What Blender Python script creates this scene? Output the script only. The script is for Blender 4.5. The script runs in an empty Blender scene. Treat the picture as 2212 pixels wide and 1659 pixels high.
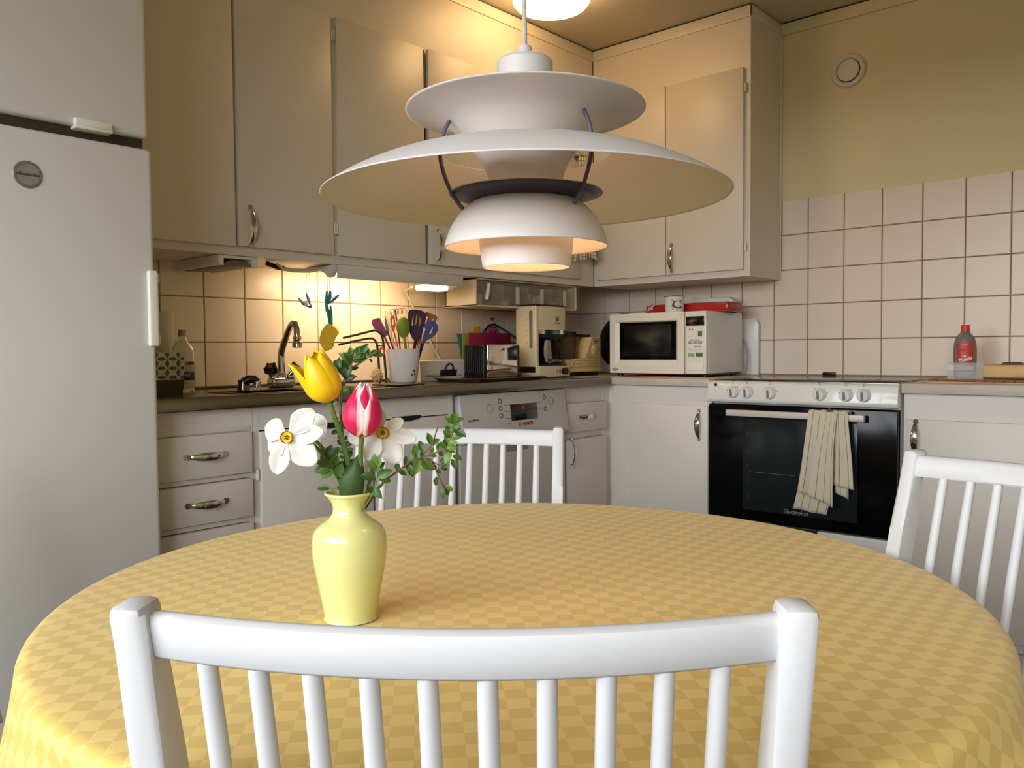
import bpy, bmesh, math, random
from mathutils import Vector, Matrix
random.seed(7)
C = bpy.context.scene.collection
SC = bpy.context.scene
PI = math.pi
def R(d): return math.radians(d)

# ------------------------------------------------------------------ camera
CAM = Vector((-3.47273, -2.59504, 1.01153))
YAW, PITCH, ROLL, FOC = 0.8445183, -0.0397345, -0.008700453, 1783.72
_f = Vector((math.sin(YAW)*math.cos(PITCH), math.cos(YAW)*math.cos(PITCH), math.sin(PITCH)))
_r0 = Vector((math.cos(YAW), -math.sin(YAW), 0)); _u0 = _r0.cross(_f)
_r = _r0*math.cos(ROLL)+_u0*math.sin(ROLL); _u = -_r0*math.sin(ROLL)+_u0*math.cos(ROLL)
cd = bpy.data.cameras.new('camera'); cam = bpy.data.objects.new('camera', cd); C.objects.link(cam)
m3 = Matrix((_r, _u, -_f)).transposed()
cam.matrix_world = Matrix.Translation(CAM) @ m3.to_4x4()
cd.sensor_width = 36; cd.lens = FOC/2212*36; cd.clip_start = .02; cd.clip_end = 60
cd.dof.use_dof = False
SC.camera = cam

def at(px, py, D):                       # a point of the plan, D metres ahead of the viewpoint
    return CAM + D*(_f + _r*((px-1106)/FOC) - _u*((py-829.5)/FOC))

# ------------------------------------------------------------------ world, lights, exposure
SKY = 12.5
w = bpy.data.worlds.new('sky'); SC.world = w; w.use_nodes = True
wt_ = w.node_tree; bg = wt_.nodes['Background']; bg.inputs[1].default_value = SKY
tcw = wt_.nodes.new('ShaderNodeTexCoord'); spw = wt_.nodes.new('ShaderNodeSeparateXYZ'); rmp = wt_.nodes.new('ShaderNodeValToRGB')
wt_.links.new(tcw.outputs['Generated'], spw.inputs[0]); wt_.links.new(spw.outputs['Z'], rmp.inputs[0]); wt_.links.new(rmp.outputs[0], bg.inputs[0])
rmp.color_ramp.elements[0].position = 0; rmp.color_ramp.elements[0].color = (.10, .10, .09, 1)      # ground
e_ = rmp.color_ramp.elements.new(.03); e_.color = (.92, .95, 1, 1)                                 # hazy horizon
rmp.color_ramp.elements[-1].position = 1; rmp.color_ramp.elements[-1].color = (.78, .87, 1, 1)
SC.view_settings.view_transform = 'Standard'; SC.view_settings.look = 'None'
SC.view_settings.exposure = 0.0; SC.view_settings.gamma = 1; SC.view_settings.use_curve_mapping = False
WIN = dict(y0=-4.1, y1=-.45, z0=1.0, z1=2.25, x=-5.2)
def area(name, loc, rot, sx, sy, power, col, spread=PI):
    l = bpy.data.lights.new(name, 'AREA'); l.shape = 'RECTANGLE'; l.size = sx; l.size_y = sy
    l.energy = power; l.color = col; l.spread = spread
    o = bpy.data.objects.new(name, l); C.objects.link(o); o.location = loc; o.rotation_euler = rot; return o
portal = area('window_portal', (WIN['x']-.11, (WIN['y0']+WIN['y1'])/2, (WIN['z0']+WIN['z1'])/2), (0, R(-90), 0),
     WIN['z1']-WIN['z0']+.1, WIN['y1']-WIN['y0']+.1, 10, (1, 1, 1)); portal.data.cycles.is_portal = True
P_CEIL = 11.5      # emission strength of the ceiling lamp glass
P_HOOD = 1.6      # watts of the work light
P_PEND = 32     # emission strength of the pendant bulb
WARM = (1, .66, .33)

# ------------------------------------------------------------------ materials
MATS = {}
def lin(c): return tuple(((v/255+.055)/1.055)**2.4 if v/255 > .04045 else v/255/12.92 for v in c)
def mat(name, rgb, rough=.5, metal=0, var=.03, bump=0, bscale=60, coat=0, trans=0, emit=None, es=0, ior=1.45, alpha=1, nscale=3, spec=.5, sheen=0, sss=0):
    if name in MATS: return MATS[name]
    m = bpy.data.materials.new(name); m.use_nodes = True; nt = m.node_tree; N = nt.nodes
    b = N['Principled BSDF']; c = lin(rgb)
    b.inputs['Roughness'].default_value = rough; b.inputs['Metallic'].default_value = metal
    b.inputs['IOR'].default_value = ior; b.inputs['Coat Weight'].default_value = coat
    b.inputs['Transmission Weight'].default_value = trans; b.inputs['Alpha'].default_value = alpha
    b.inputs['Specular IOR Level'].default_value = spec; b.inputs['Sheen Weight'].default_value = sheen
    b.inputs['Subsurface Weight'].default_value = sss; b.inputs['Subsurface Scale'].default_value = .01
    tc = N.new('ShaderNodeTexCoord'); nz = N.new('ShaderNodeTexNoise'); nz.inputs['Scale'].default_value = nscale
    nz.inputs['Detail'].default_value = 4; nt.links.new(tc.outputs['Object'], nz.inputs['Vector'])
    rp = N.new('ShaderNodeValToRGB'); rp.color_ramp.elements[0].position = .3; rp.color_ramp.elements[1].position = .7
    rp.color_ramp.elements[0].color = tuple(v*(1-var) for v in c)+(1,); rp.color_ramp.elements[1].color = tuple(min(1, v*(1+var)) for v in c)+(1,)
    nt.links.new(nz.outputs['Fac'], rp.inputs[0]); nt.links.new(rp.outputs[0], b.inputs['Base Color'])
    if bump:
        n2 = N.new('ShaderNodeTexNoise'); n2.inputs['Scale'].default_value = bscale; nt.links.new(tc.outputs['Object'], n2.inputs['Vector'])
        bp = N.new('ShaderNodeBump'); bp.inputs['Strength'].default_value = bump; bp.inputs['Distance'].default_value = .002
        nt.links.new(n2.outputs['Fac'], bp.inputs['Height']); nt.links.new(bp.outputs[0], b.inputs['Normal'])
    if emit: b.inputs['Emission Color'].default_value = emit+(1,); b.inputs['Emission Strength'].default_value = es
    MATS[name] = m; return m
def nodes(m): return m.node_tree, m.node_tree.nodes, m.node_tree.nodes['Principled BSDF']

M_paint = mat('cabinet_paint', (222, 216, 208), .38, var=.015, bump=.04, bscale=35)
M_upper = mat('cabinet_paint_warm_lit', (222, 213, 196), .36, var=.015, bump=.04, bscale=35)  # same paint as the base cabinets, warm lamplight put into its colour
M_wall = mat('wall_paint', (226, 210, 164), .75, var=.03, bump=.12, bscale=180)
M_ceil = mat('ceiling_paint', (206, 196, 172), .85, var=.02, bump=.1, bscale=120)
M_tile = mat('glazed_tile', (232, 215, 196), .3, var=.02, bump=.04, bscale=14)
M_grout = mat('grout', (146, 120, 90), .9, var=.12, bump=.3, bscale=200, nscale=30)
M_steel = mat('stainless_steel', (128, 120, 106), .24, 1, var=.05, bump=.05, bscale=90)
M_chrome = mat('chrome', (205, 202, 196), .09, 1, var=.02)
M_lam = mat('grey_laminate', (196, 186, 170), .4, var=.09, nscale=9)
M_white = mat('white_plastic', (228, 224, 214), .32, var=.01)
M_appl = mat('white_enamel', (226, 224, 218), .25, var=.01, coat=.3)
M_fridge = mat('fridge_enamel', (214, 213, 208), .42, var=.012, bump=.03, bscale=300)
M_black = mat('black_plastic', (18, 17, 16), .35, var=.1)
M_bglass = mat('black_glass', (6, 7, 7), .12, var=.1, spec=.22)
M_dark = mat('dark_gap', (24, 20, 16), .8)  # flat dark colour standing in for shade in gaps and openings
M_chair = mat('white_chair_paint', (214, 214, 214), .5, var=.012, bump=.06, bscale=40)
M_lamp = mat('lamp_white', (214, 209, 205), .4, var=.008)
M_purple = mat('lamp_purple', (70, 62, 84), .4, var=.03)
M_rod = mat('strut_purple', (84, 78, 98), .4, var=.03)
M_wood = mat('light_wood', (206, 172, 122), .5, var=.12, nscale=12, bump=.1)
M_floor = mat('floor_vinyl', (70, 58, 44), .5, var=.15, nscale=8, bump=.1)

# ------------------------------------------------------------------ geometry helpers
class MB:
    def __init__(s): s.bm = bmesh.new()
    def box(s, x0, x1, y0, y1, z0, z1, bev=0, seg=2, M=None):
        r = bmesh.ops.create_cube(s.bm, size=1)
        for v in r['verts']:
            v.co = Vector((x0+(v.co.x+.5)*(x1-x0), y0+(v.co.y+.5)*(y1-y0), z0+(v.co.z+.5)*(z1-z0)))
        vs = r['verts']
        if bev:
            es = list({e for v in vs for e in v.link_edges})
            g = bmesh.ops.bevel(s.bm, geom=es, offset=bev, segments=seg, profile=.5, affect='EDGES')
            vs = list({v for f in g['faces'] for v in f.verts} | {v for v in vs if v.is_valid})
        if M is not None: bmesh.ops.transform(s.bm, matrix=M, verts=vs)
        return s
    def lathe(s, prof, n=48, M=None, cx=0, cy=0, cz=0):
        rings = []
        for r, z in prof:
            if r < 1e-6: rings.append([s.bm.verts.new((cx, cy, cz+z))])
            else: rings.append([s.bm.verts.new((cx+r*math.cos(2*PI*k/n), cy+r*math.sin(2*PI*k/n), cz+z)) for k in range(n)])
        for a, b in zip(rings, rings[1:]):
            for k in range(n):
                k2 = (k+1) % n
                if len(a) == 1 and len(b) == 1: continue
                if len(a) == 1: s.bm.faces.new((a[0], b[k], b[k2]))
                elif len(b) == 1: s.bm.faces.new((a[k], b[0], a[k2]))
                else: s.bm.faces.new((a[k], b[k], b[k2], a[k2]))
        if M is not None: bmesh.ops.transform(s.bm, matrix=M, verts=[v for g in rings for v in g])
        return s
    def tube(s, pts, r, n=10, cap=True, ry=None):
        pts = [Vector(p) for p in pts]; rs = r if isinstance(r, (list, tuple)) else [r]*len(pts)
        up = Vector((0, 0, 1)); rings = []; prev = None
        for i, p in enumerate(pts):
            t = (pts[min(i+1, len(pts)-1)]-pts[max(i-1, 0)]).normalized()
            if prev is None:
                a = t.cross(up)
                if a.length < 1e-3: a = Vector((1, 0, 0))
            else: a = prev - t*prev.dot(t)
            a.normalize(); prev = a; b = t.cross(a)
            rings.append([s.bm.verts.new(p+a*math.cos(2*PI*k/n)*rs[i]+b*math.sin(2*PI*k/n)*rs[i]*(ry or 1)) for k in range(n)])
        for A, B in zip(rings, rings[1:]):
            for k in range(n): s.bm.faces.new((A[k], A[(k+1) % n], B[(k+1) % n], B[k]))
        if cap: s.bm.faces.new(rings[0][::-1]); s.bm.faces.new(rings[-1])
        return s
    def cyl(s, p, q, r, n=24, r2=None): return s.tube([p, q], [r, r if r2 is None else r2], n)
    def prism(s, poly, d0, d1, ax='y', bev=0, M=None):
        def P(u, v, d): return {'y': (u, d, v), 'x': (d, u, v), 'z': (u, v, d)}[ax]
        a = [s.bm.verts.new(P(u, v, d0)) for u, v in poly]; b = [s.bm.verts.new(P(u, v, d1)) for u, v in poly]
        n = len(poly); fs = [s.bm.faces.new(a), s.bm.faces.new(b[::-1])]
        for k in range(n): fs.append(s.bm.faces.new((a[k], b[k], b[(k+1) % n], a[(k+1) % n])))
        vs = a+b
        if bev:
            es = list({e for f in fs for e in f.edges})
            g = bmesh.ops.bevel(s.bm, geom=es, offset=bev, segments=2, profile=.5, affect='EDGES')
            vs = list({v for f in g['faces'] for v in f.verts} | {v for v in vs if v.is_valid})
        if M is not None: bmesh.ops.transform(s.bm, matrix=M, verts=vs)
        return s
    def grid(s, fn, nu, nv, th=0, uv=None, closeu=False):
        V = [[s.bm.verts.new(fn(i/nu, j/nv)) for j in range(nv+1)] for i in range(nu+(0 if closeu else 1))]
        L = s.bm.loops.layers.uv.verify()
        for i in range(nu):
            for j in range(nv):
                i2 = (i+1) % len(V)
                f = s.bm.faces.new((V[i][j], V[i2][j], V[i2][j+1], V[i][j+1]))
                for lp, (a, b) in zip(f.loops, ((i, j), (i+1, j), (i+1, j+1), (i, j+1))):
                    lp[L].uv = uv(a/nu, b/nv) if uv else (a/nu, b/nv)
        s.th = th; return s
    def build(s, name, m, parent=None, smooth=True, sub=0, loc=None, rz=None, solid=0, rot=None, flip=False, ang=35):
        bmesh.ops.recalc_face_normals(s.bm, faces=s.bm.faces[:]) if not flip else None
        me = bpy.data.meshes.new(name); s.bm.to_mesh(me); s.bm.free()
        me.materials.append(m); o = bpy.data.objects.new(name, me); C.objects.link(o)
        if parent is not None: o.parent = parent
        if loc is not None: o.location = loc
        if rz is not None: o.rotation_euler = (0, 0, rz)
        if rot is not None: o.rotation_euler = rot
        if smooth:
            me.polygons.foreach_set('use_smooth', [True]*len(me.polygons))
            me.set_sharp_from_angle(angle=R(ang))
        if solid:
            d = o.modifiers.new('solid', 'SOLIDIFY'); d.thickness = solid; d.offset = 0
        if sub:
            d = o.modifiers.new('sub', 'SUBSURF'); d.levels = sub; d.render_levels = sub
        return o
def thing(name, label, cat, loc=(0, 0, 0), rz=0, group=None):
    o = bpy.data.objects.new(name, None); C.objects.link(o); o.location = loc; o.rotation_euler = (0, 0, rz)
    o.empty_display_size = .05; o['label'] = label; o['category'] = cat
    if group: o['group'] = group
    return o
def tag(o, label, cat, group=None):
    o['label'] = label; o['category'] = cat
    if group: o['group'] = group
    return o
def struct(o): o['kind'] = 'structure'; return o
def box(name, m, x0, x1, y0, y1, z0, z1, bev=.002, parent=None, seg=2, M=None):
    return MB().box(x0, x1, y0, y1, z0, z1, bev, seg, M).build(name, m, parent)
def text(name, s, size, m, parent, loc, rot, ext=.0004, align='CENTER', sx=1, bold=0):
    cu = bpy.data.curves.new(name, 'FONT'); cu.body = s; cu.size = size; cu.extrude = ext; cu.align_x = align; cu.align_y = 'CENTER'
    cu.offset = bold; cu.resolution_u = 2
    o = bpy.data.objects.new('tmp', cu); C.objects.link(o); bpy.context.view_layer.update()
    me = bpy.data.meshes.new_from_object(o); me.name = name; C.objects.unlink(o); bpy.data.objects.remove(o)
    me.materials.clear(); me.materials.append(m)
    q = bpy.data.objects.new(name, me); C.objects.link(q); q.parent = parent; q.location = loc; q.rotation_euler = rot; q.scale = (sx, 1, 1)
    return q
RA = (R(90), 0, 0)            # lettering that faces -y
RB = (R(90), 0, R(-90))       # lettering that faces -x
def pulls(name, parent, L, loc, vertical, axis):
    """bow shaped chrome pull: axis 'y' = door faces -y, 'x' = door faces -x"""
    b = MB(); n = 16; P = []; rings = []
    for i in range(n+1):
        t = i/n; a = (t-.5)*L; h = .024*math.sin(PI*t)**.6; wd = .0022+.0082*math.sin(PI*t)**.8; th = .0022
        P.append(((0, -h, a) if vertical else (a, -h, 0)) if axis == 'y' else ((-h, 0, a) if vertical else (-h, a, 0)))
        ring = []
        for k in range(10):
            c, s_ = math.cos(2*PI*k/10)*wd, math.sin(2*PI*k/10)*th
            if axis == 'y': q = (c, -h+s_, a) if vertical else (a, -h+s_, c)
            else: q = (-h+s_, c, a) if vertical else (-h+s_, a, c)
            ring.append(b.bm.verts.new(q))
        rings.append(ring)
    for A, B in zip(rings, rings[1:]):
        for k in range(10): b.bm.faces.new((A[k], A[(k+1) % 10], B[(k+1) % 10], B[k]))
    b.bm.faces.new(rings[0]); b.bm.faces.new(rings[-1])
    for e in (P[0], P[-1]):
        q = Vector(e); d = Vector((0, .002, 0)) if axis == 'y' else Vector((.002, 0, 0)); b.cyl(q-d*2, q+d, .008, 12)
    return b.build(name, M_chrome, parent, loc=loc)
# ================================================================== room shell
ZF, ZC = -.03, 2.405
XL, YB = -5.2, -4.8
struct(box('floor', M_floor, XL-.2, .12, YB-.2, .12, ZF-.05, ZF, 0))
struct(box('ceiling', M_ceil, XL-.2, .12, YB-.2, .12, ZC, ZC+.05, 0))
wb = struct(box('wall_back', M_wall, XL, .12, 0, .12, ZF, ZC, 0))
wr = struct(box('wall_right', M_wall, 0, .12, YB, 0, ZF, ZC, 0))
struct(box('wall_front', M_wall, XL, 0, YB-.12, YB, ZF, ZC, 0))
b = MB(); W_ = WIN
b.box(XL-.12, XL, YB, W_['y0'], ZF, ZC); b.box(XL-.12, XL, W_['y1'], 0, ZF, ZC)
b.box(XL-.12, XL, W_['y0'], W_['y1'], ZF, W_['z0']); b.box(XL-.12, XL, W_['y0'], W_['y1'], W_['z1'], ZC)
struct(b.build('wall_left', M_wall, smooth=False))
# window in the left wall (behind the viewpoint's left shoulder; it shows in the glaze of the vase)
wn = bpy.data.objects.new('window_1', None); C.objects.link(wn); struct(wn)
b = MB(); t = .05
ys = [W_['y0'], W_['y0']+(W_['y1']-W_['y0'])/3, W_['y0']+2*(W_['y1']-W_['y0'])/3, W_['y1']]
for y in (ys[0]+t/2, ys[1], ys[2], ys[3]-t/2): b.box(XL-.08, XL-.02, y-t/2, y+t/2, W_['z0'], W_['z1'], .004)
for z in (W_['z0']+t/2, W_['z1']-t/2, (W_['z0']+W_['z1'])/2+.2): b.box(XL-.079, XL-.021, ys[0], ys[3], z-t/2, z+t/2, .004)
b.build('window_frame', M_white, wn)
box('window_sill', M_white, XL-.02, XL+.14, W_['y0']-.05, W_['y1']+.05, W_['z0']-.03, W_['z0'], .004, wn)

# cream frieze boards under the ceiling, the shadow gap above them put in as a dark strip
struct(box('trim_1', M_wall, -.012, 0, YB, -1.0775, 2.35, 2.398, .001))
struct(box('shadow_strip', M_dark, -.006, 0, YB, -1.0775, 2.398, ZC, 0))
# tiles -------------------------------------------------------------
def tile_mesh(w, h):
    me = bpy.data.meshes.new('tile'); g = .0019; d = .0018; T = .0065
    x0, x1, z0, z1 = g, w-g, g, h-g
    v = [(x0, 0, z0), (x1, 0, z0), (x1, 0, z1), (x0, 0, z1), (x0, -T+d, z0), (x1, -T+d, z0), (x1, -T+d, z1), (x0, -T+d, z1),
         (x0+d, -T, z0+d), (x1-d, -T, z0+d), (x1-d, -T, z1-d), (x0+d, -T, z1-d)]
    f = []
    for a in (0, 4):
        for k in range(4):
            k2 = (k+1) % 4; f.append((a+k, a+k2, a+4+k2, a+4+k))
    f.append((8, 9, 10, 11)); me.from_pydata(v, [], f); me.materials.append(M_tile); me.validate()
    return me
TM = {}
def tile(parent, w, h, loc, rz):
    k = (round(w, 4), round(h, 4))
    if k not in TM: TM[k] = tile_mesh(*k)
    o = bpy.data.objects.new('tile', TM[k]); C.objects.link(o); o.parent = parent; o.location = loc
    j = random.uniform(-.0012, .0012); o.rotation_euler = (random.uniform(-.0015, .0015), 0, rz+j)
    return o
box('grout', M_grout, -2.62, -.0005, -.0028, -.0002, .895, 1.36, 0, wb)
b = MB(); b.box(-.0028, -.0002, -3.2, -.0005, .895, 1.36); b.box(-.0028, -.0002, -3.2, -1.083, 1.36, 1.648)
b.build('grout', M_grout, wr, smooth=False)
T = .15
for j in range(3):
    h = T if j < 2 else .16
    tile(wb, .144, h, (-.144, 0, .90+j*T), 0)
    for k in range(16): tile(wb, T, h, (-.144-(k+1)*T, 0, .90+j*T), 0)
for k in range(21):
    for j in range(5):
        y = -k*T
        if k < 7 and j >= 3: continue
        if k == 7 and j >= 3: tile(wr, 1.2-1.085, T, (0, -1.085, .90+j*T), R(-90)); continue
        tile(wr, T, T if (j != 2 or k >= 7) else .16, (0, y, .90+j*T), R(-90))
# round air valve on the right wall
v = thing('air_vent', 'round cream ceiling-height air valve with a disc centre on the right wall', 'vent', (0, -1.363, 2.142), R(-90))
RX = Matrix.Rotation(R(90), 4, 'X')
MB().lathe([(.050, 0), (.052, -.001), (.069, .0), (.069, .004), (.064, .012), (.056, .014), (.049, .010), (.045, .002), (.045, 0)], 56, M=RX).build('ring', M_upper, v)
MB().lathe([(0, .006), (.043, .006), (.0435, .009), (.042, .011), (0, .011)], 48, M=RX).build('disc', M_upper, v)
MB().lathe([(0, .0005), (.046, .0005)], 32, M=RX).build('duct', M_dark, v)

# ================================================================== upper cabinets
def door_y(parent, x0, x1, z0, z1, yf=-.31, m=None, bev=.003, t=.015):
    return box('door', m or M_upper, x0, x1, yf, yf+t, z0, z1, bev, parent)
def hinge(parent, p, axis):
    b = MB(); p = Vector(p)
    b.cyl(p-Vector((0, 0, .016)), p+Vector((0, 0, .016)), .0042, 10); b.cyl(p+Vector((0, 0, .016)), p+Vector((0, 0, .022)), .0055, 10, .002)
    b.cyl(p-Vector((0, 0, .002)), p+Vector((0, 0, .002)), .0056, 10)
    return b.build('hinge', M_upper, parent)
UZ0, UZ1, UF = 1.31, 2.398, -.295
def ubody(parent, x0, x1, openings):
    """face frame and sides, pieces behind the doors dark inside"""
    b = MB(); b.box(x0, x1, UF, 0-.009, UZ0, UZ0+.022, .001); b.box(x0, x0+.02, UF, -.009, UZ0+.022, UZ1); b.box(x1-.02, x1, UF, -.009, UZ0+.022, UZ1)
    b.box(x0+.02, x1-.02, UF, UF+.02, 2.125, UZ1); b.box(x0+.02, x1-.02, UF, UF+.02, UZ0+.022, UZ0+.032)
    b.box(x0+.02, x1-.02, -.02, -.009, UZ0+.022, UZ1)
    for s in openings: b.box(s[0], s[1], UF, UF+.02, UZ0+.032, 2.125)
    b.build('carcass', M_upper, parent, smooth=False)
    box('cornice', M_upper, x0, x1, UF-.006, UF, 2.352, 2.398, .001, parent)
    box('shadow_joint', M_dark, x0, x1, UF+.002, UF+.02, 2.398, ZC, 0, parent)
u1 = thing('wall_cabinet', 'tall cream wall cabinet beside the fridge with two plain doors and one bow pull', 'cabinet')
ubody(u1, -2.572, -1.775, [(-2.16, -2.12)])
door_y(u1, -2.56, -2.1475, 1.335, 2.34)
d = door_y(u1, -2.138, -1.789, 1.338, 2.13)
pulls('handle', d, .115, (-2.1, -.311, 1.40), True, 'y')
for z in (2.065, 1.424): hinge(u1, (-1.781, -.303, z), 'y')
u2 = thing('wall_cabinet', 'cream wall cabinet above the lit work light, dark gap between its two doors', 'cabinet')
ubody(u2, -1.775, -.985, [(-1.39, -1.345)])
door_y(u2, -1.765, -1.3745, 1.338, 2.13)
d = door_y(u2, -1.3585, -.993, 1.338, 2.13, -.317)
pulls('handle', d, .115, (-1.32, -.318, 1.41), True, 'y')
for z in (2.065, 1.424): hinge(u2, (-1.771, -.303, z), 'y')
box('gap_shade', M_dark, -1.3735, -1.3595, -.297, -.2955, 1.34, 2.13, 0, u2)  # dark strip laid on the frame as the shade between the doors
u3 = thing('wall_cabinet', 'cream corner wall cabinet over the coffee maker, end of the sink wall run', 'cabinet')
ubody(u3, -.985, -.30, [(-.44, -.32)])
d = door_y(u3, -.962, -.425, 1.338, 2.13)
pulls('handle', d, .09, (-.925, -.311, 1.395), True, 'y')
box('gap_shade', M_dark, -.972, -.963, -.297, -.2955, 1.34, 2.13, 0, u3)  # shade beside the corner door, drawn as a dark strip
for z in (2.065, 1.43): hinge(u3, (-.418, -.303, z), 'y')
u4 = thing('wall_cabinet', 'cream wall cabinet above the microwave with two doors on the stove wall', 'cabinet')
b = MB(); y0, y1 = -1.0775, -.296
b.box(-.295, -.009, y0, y1, UZ0, UZ0+.022, .001); b.box(-.295, -.009, y0, y0+.02, UZ0+.022, UZ1)
b.box(-.295, -.275, y0+.02, y1, 2.155, UZ1); b.box(-.295, -.275, y0+.02, y1, UZ0+.022, UZ0+.032)
b.box(-.295, -.275, y0+.02, -1.045, UZ0+.032, 2.155); b.box(-.295, -.275, -.71, -.67, UZ0+.032, 2.155); b.box(-.295, -.275, -.33, y1, UZ0+.032, 2.155)
b.box(-.02, -.009, y0+.02, y1, UZ0+.022, UZ1)
b.build('carcass', M_upper, u4, smooth=False)
b = MB(); b.box(-.301, -.295, y0-.006, y1, 2.352, 2.398, .001); b.box(-.301, -.012, y0-.006, y0, 2.352, 2.398, .001); b.build('cornice', M_upper, u4)
b = MB(); b.box(-.293, -.275, y0+.002, y1, 2.398, ZC); b.box(-.29, 0, y0+.002, y0+.012, 2.398, ZC); b.build('shadow_joint', M_dark, u4, smooth=False)
box('end_strip', M_upper, -.014, -.001, -1.0835, -1.0775, UZ0, 2.352, .001, u4)
box('door', M_upper, -.31, -.2955, -.688, -.318, 1.338, 2.155, .003, u4)
d = box('door', M_upper, -.31, -.2955, -1.052, -.692, 1.338, 2.155, .003, u4)
pulls('handle', d, .115, (-.311, -.722, 1.41), True, 'x')
for z in (2.07, 1.43): hinge(u4, (-.303, -1.06, z), 'x'); hinge(u4, (-.303, -.311, z), 'x')

# ================================================================== worktops
ZT = .895
wt = thing('steel_worktop', 'brushed steel sink worktop with raised front edge along the tiled sink wall', 'worktop')
sx0, sx1, sy0, sy1 = -2.22, -1.98, -.46, -.29
b = MB()
b.box(-2.56, sx0, -.6, -.007, .870, ZT); b.box(sx1, -.602, -.6, -.007, .870, ZT)
b.box(sx0, sx1, -.6, sy0, .870, ZT); b.box(sx0, sx1, sy1, -.007, .870, ZT)
b.build('top', M_steel, wt, smooth=False)
box('front_edge', M_steel, -2.56, -.602, -.606, -.592, .866, .9015, .003, wt, 3)
box('upstand', M_steel, -2.56, -.602, -.011, -.0068, ZT, .903, .0015, wt)
b = MB(); z0 = .73
b.box(sx0, sx1, sy0, sy1, z0-.002, z0); b.box(sx0-.002, sx0, sy0, sy1, z0, ZT); b.box(sx1, sx1+.002, sy0, sy1, z0, ZT)
b.box(sx0, sx1, sy0-.002, sy0, z0, ZT); b.box(sx0, sx1, sy1, sy1+.002, z0, ZT)
b.build('sink_bowl', M_steel, wt, smooth=False)
b = MB()
for (a0, a1, c0, c1) in ((sx0-.012, sx1+.012, sy0-.012, sy0), (sx0-.012, sx1+.012, sy1, sy1+.012), (sx0-.012, sx0, sy0, sy1), (sx1, sx1+.012, sy0, sy1)):
    b.box(a0, a1, c0, c1, ZT-.001, ZT+.003, .0015)
b.build('sink_rim', M_steel, wt)
for k in range(7): box('drain_rib', M_steel, -1.94, -1.70, -.46+k*.035, -.452+k*.035, ZT-.001, ZT+.002, .001, wt)
l1 = thing('laminate_worktop', 'mottled grey laminate worktop under the microwave, left of the stove', 'worktop')
b = MB(); b.box(-.601, -.007, -1.056, -.602, .868, ZT+.002, .003); b.box(-.6, -.007, -.602, -.012, .868, ZT+.0015); b.build('top', M_lam, l1)
l2 = thing('laminate_worktop', 'mottled grey laminate worktop right of the stove, under the wooden bread box', 'worktop')
box('top', M_lam, -.601, -.007, -2.9, -1.752, .862, ZT, .003, l2)
box('wall_strip', M_lam, -.02, -.007, -2.9, -1.752, ZT, .902, .003, l2)

# ================================================================== lower cabinets
def lbox(parent, x0, x1, name='carcass'):
    b = MB(); y = -.57
    b.box(x0, x0+.018, y, -.02, .07, .866); b.box(x1-.018, x1, y, -.02, .07, .866); b.box(x0+.018, x1-.018, y, -.02, .07, .088)
    b.box(x0+.018, x1-.018, y+.001, y+.02, .80, .866); b.box(x0, x1, y+.05, y+.07, ZF, .07)
    return b
c1 = thing('drawer_cabinet', 'white base cabinet with stacked drawers next to the fridge', 'cabinet')
lbox(c1, -2.56, -2.2625).build('carcass', M_paint, c1, smooth=False)
zs = [(.69, .802), (.5705, .674), (.44, .5535), (.30, .425), (.10, .285)]
for z0, z1 in zs:
    d = box('drawer', M_paint, -2.534, -2.274, -.588, -.57, z0, z1, .003, c1)
    pulls('handle', d, .105, (-2.41, -.589, (z0+z1)/2+.002), False, 'y')
    box('rail', M_paint, -2.55, -2.27, -.572, -.56, z1+.001, z1+.014, .001, c1)
c2 = thing('sink_cabinet', 'white base cabinet under the sink with two doors and cut-out grips', 'cabinet')
lbox(c2, -2.261, -1.5).build('carcass', M_paint, c2, smooth=False)
def door_cut(x0, x1, g0, g1):
    z1 = .797; pts = [(x0, .09), (x1, .09), (x1, z1)]
    pts += [(g1, z1), (g1-.012, z1-.005), (g1-.05, z1-.010), (g0+.02, z1-.009), (g0, z1), (x0, z1)]
    return MB().prism(pts, -.588, -.57, 'y', .0015).build('door', M_paint, c2)
door_cut(-2.247, -1.862, -2.07, -1.95); door_cut(-1.848, -1.506, -1.765, -1.645)
b = MB(); b.box(-2.07, -1.95, -.5705, -.569, .775, .805); b.box(-1.765, -1.645, -.5705, -.569, .775, .805); b.box(-1.862, -1.848, -.5705, -.569, .09, .80)
b.build('opening_shade', M_dark, c2, smooth=False)  # dark sheet standing in for the shade inside grips and door gap
b = MB()
for z in (.68, .2): b.cyl((-2.254, -.578, z-.015), (-2.254, -.578, z+.015), .005, 10); b.cyl((-2.254, -.578, z+.002), (-2.254, -.578, z-.002), .0065, 10)
b.build('hinge', M_paint, c2)
c3 = thing('base_cabinet', 'narrow white base cabinet with one drawer over a door, right of the dishwasher', 'cabinet')
lbox(c3, -.897, -.603).build('carcass', M_paint, c3, smooth=False)
box('rail', M_paint, -.897, -.603, -.569, -.56, .655, .69, .001, c3)
d = box('drawer', M_paint, -.886, -.614, -.588, -.57, .684, .80, .003, c3); pulls('handle', d, .105, (-.762, -.589, .744), False, 'y')
d = box('door', M_paint, -.886, -.614, -.588, -.57, .09, .655, .003, c3); pulls('handle', d, .105, (-.863, -.589, .605), True, 'y')
c4 = thing('base_cabinet', 'white corner base cabinet with one wide door left of the stove', 'cabinet')
b = MB(); b.box(-.572, -.554, -1.055, -.57, .07, .866); b.box(-.60, -.572, -.5715, -.5535, .07, .866); b.box(-.554, -.02, -1.055, -1.04, .07, .866); b.box(-.52, -.50, -1.055, -.603, ZF, .07)
b.build('carcass', M_paint, c4, smooth=False)
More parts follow.
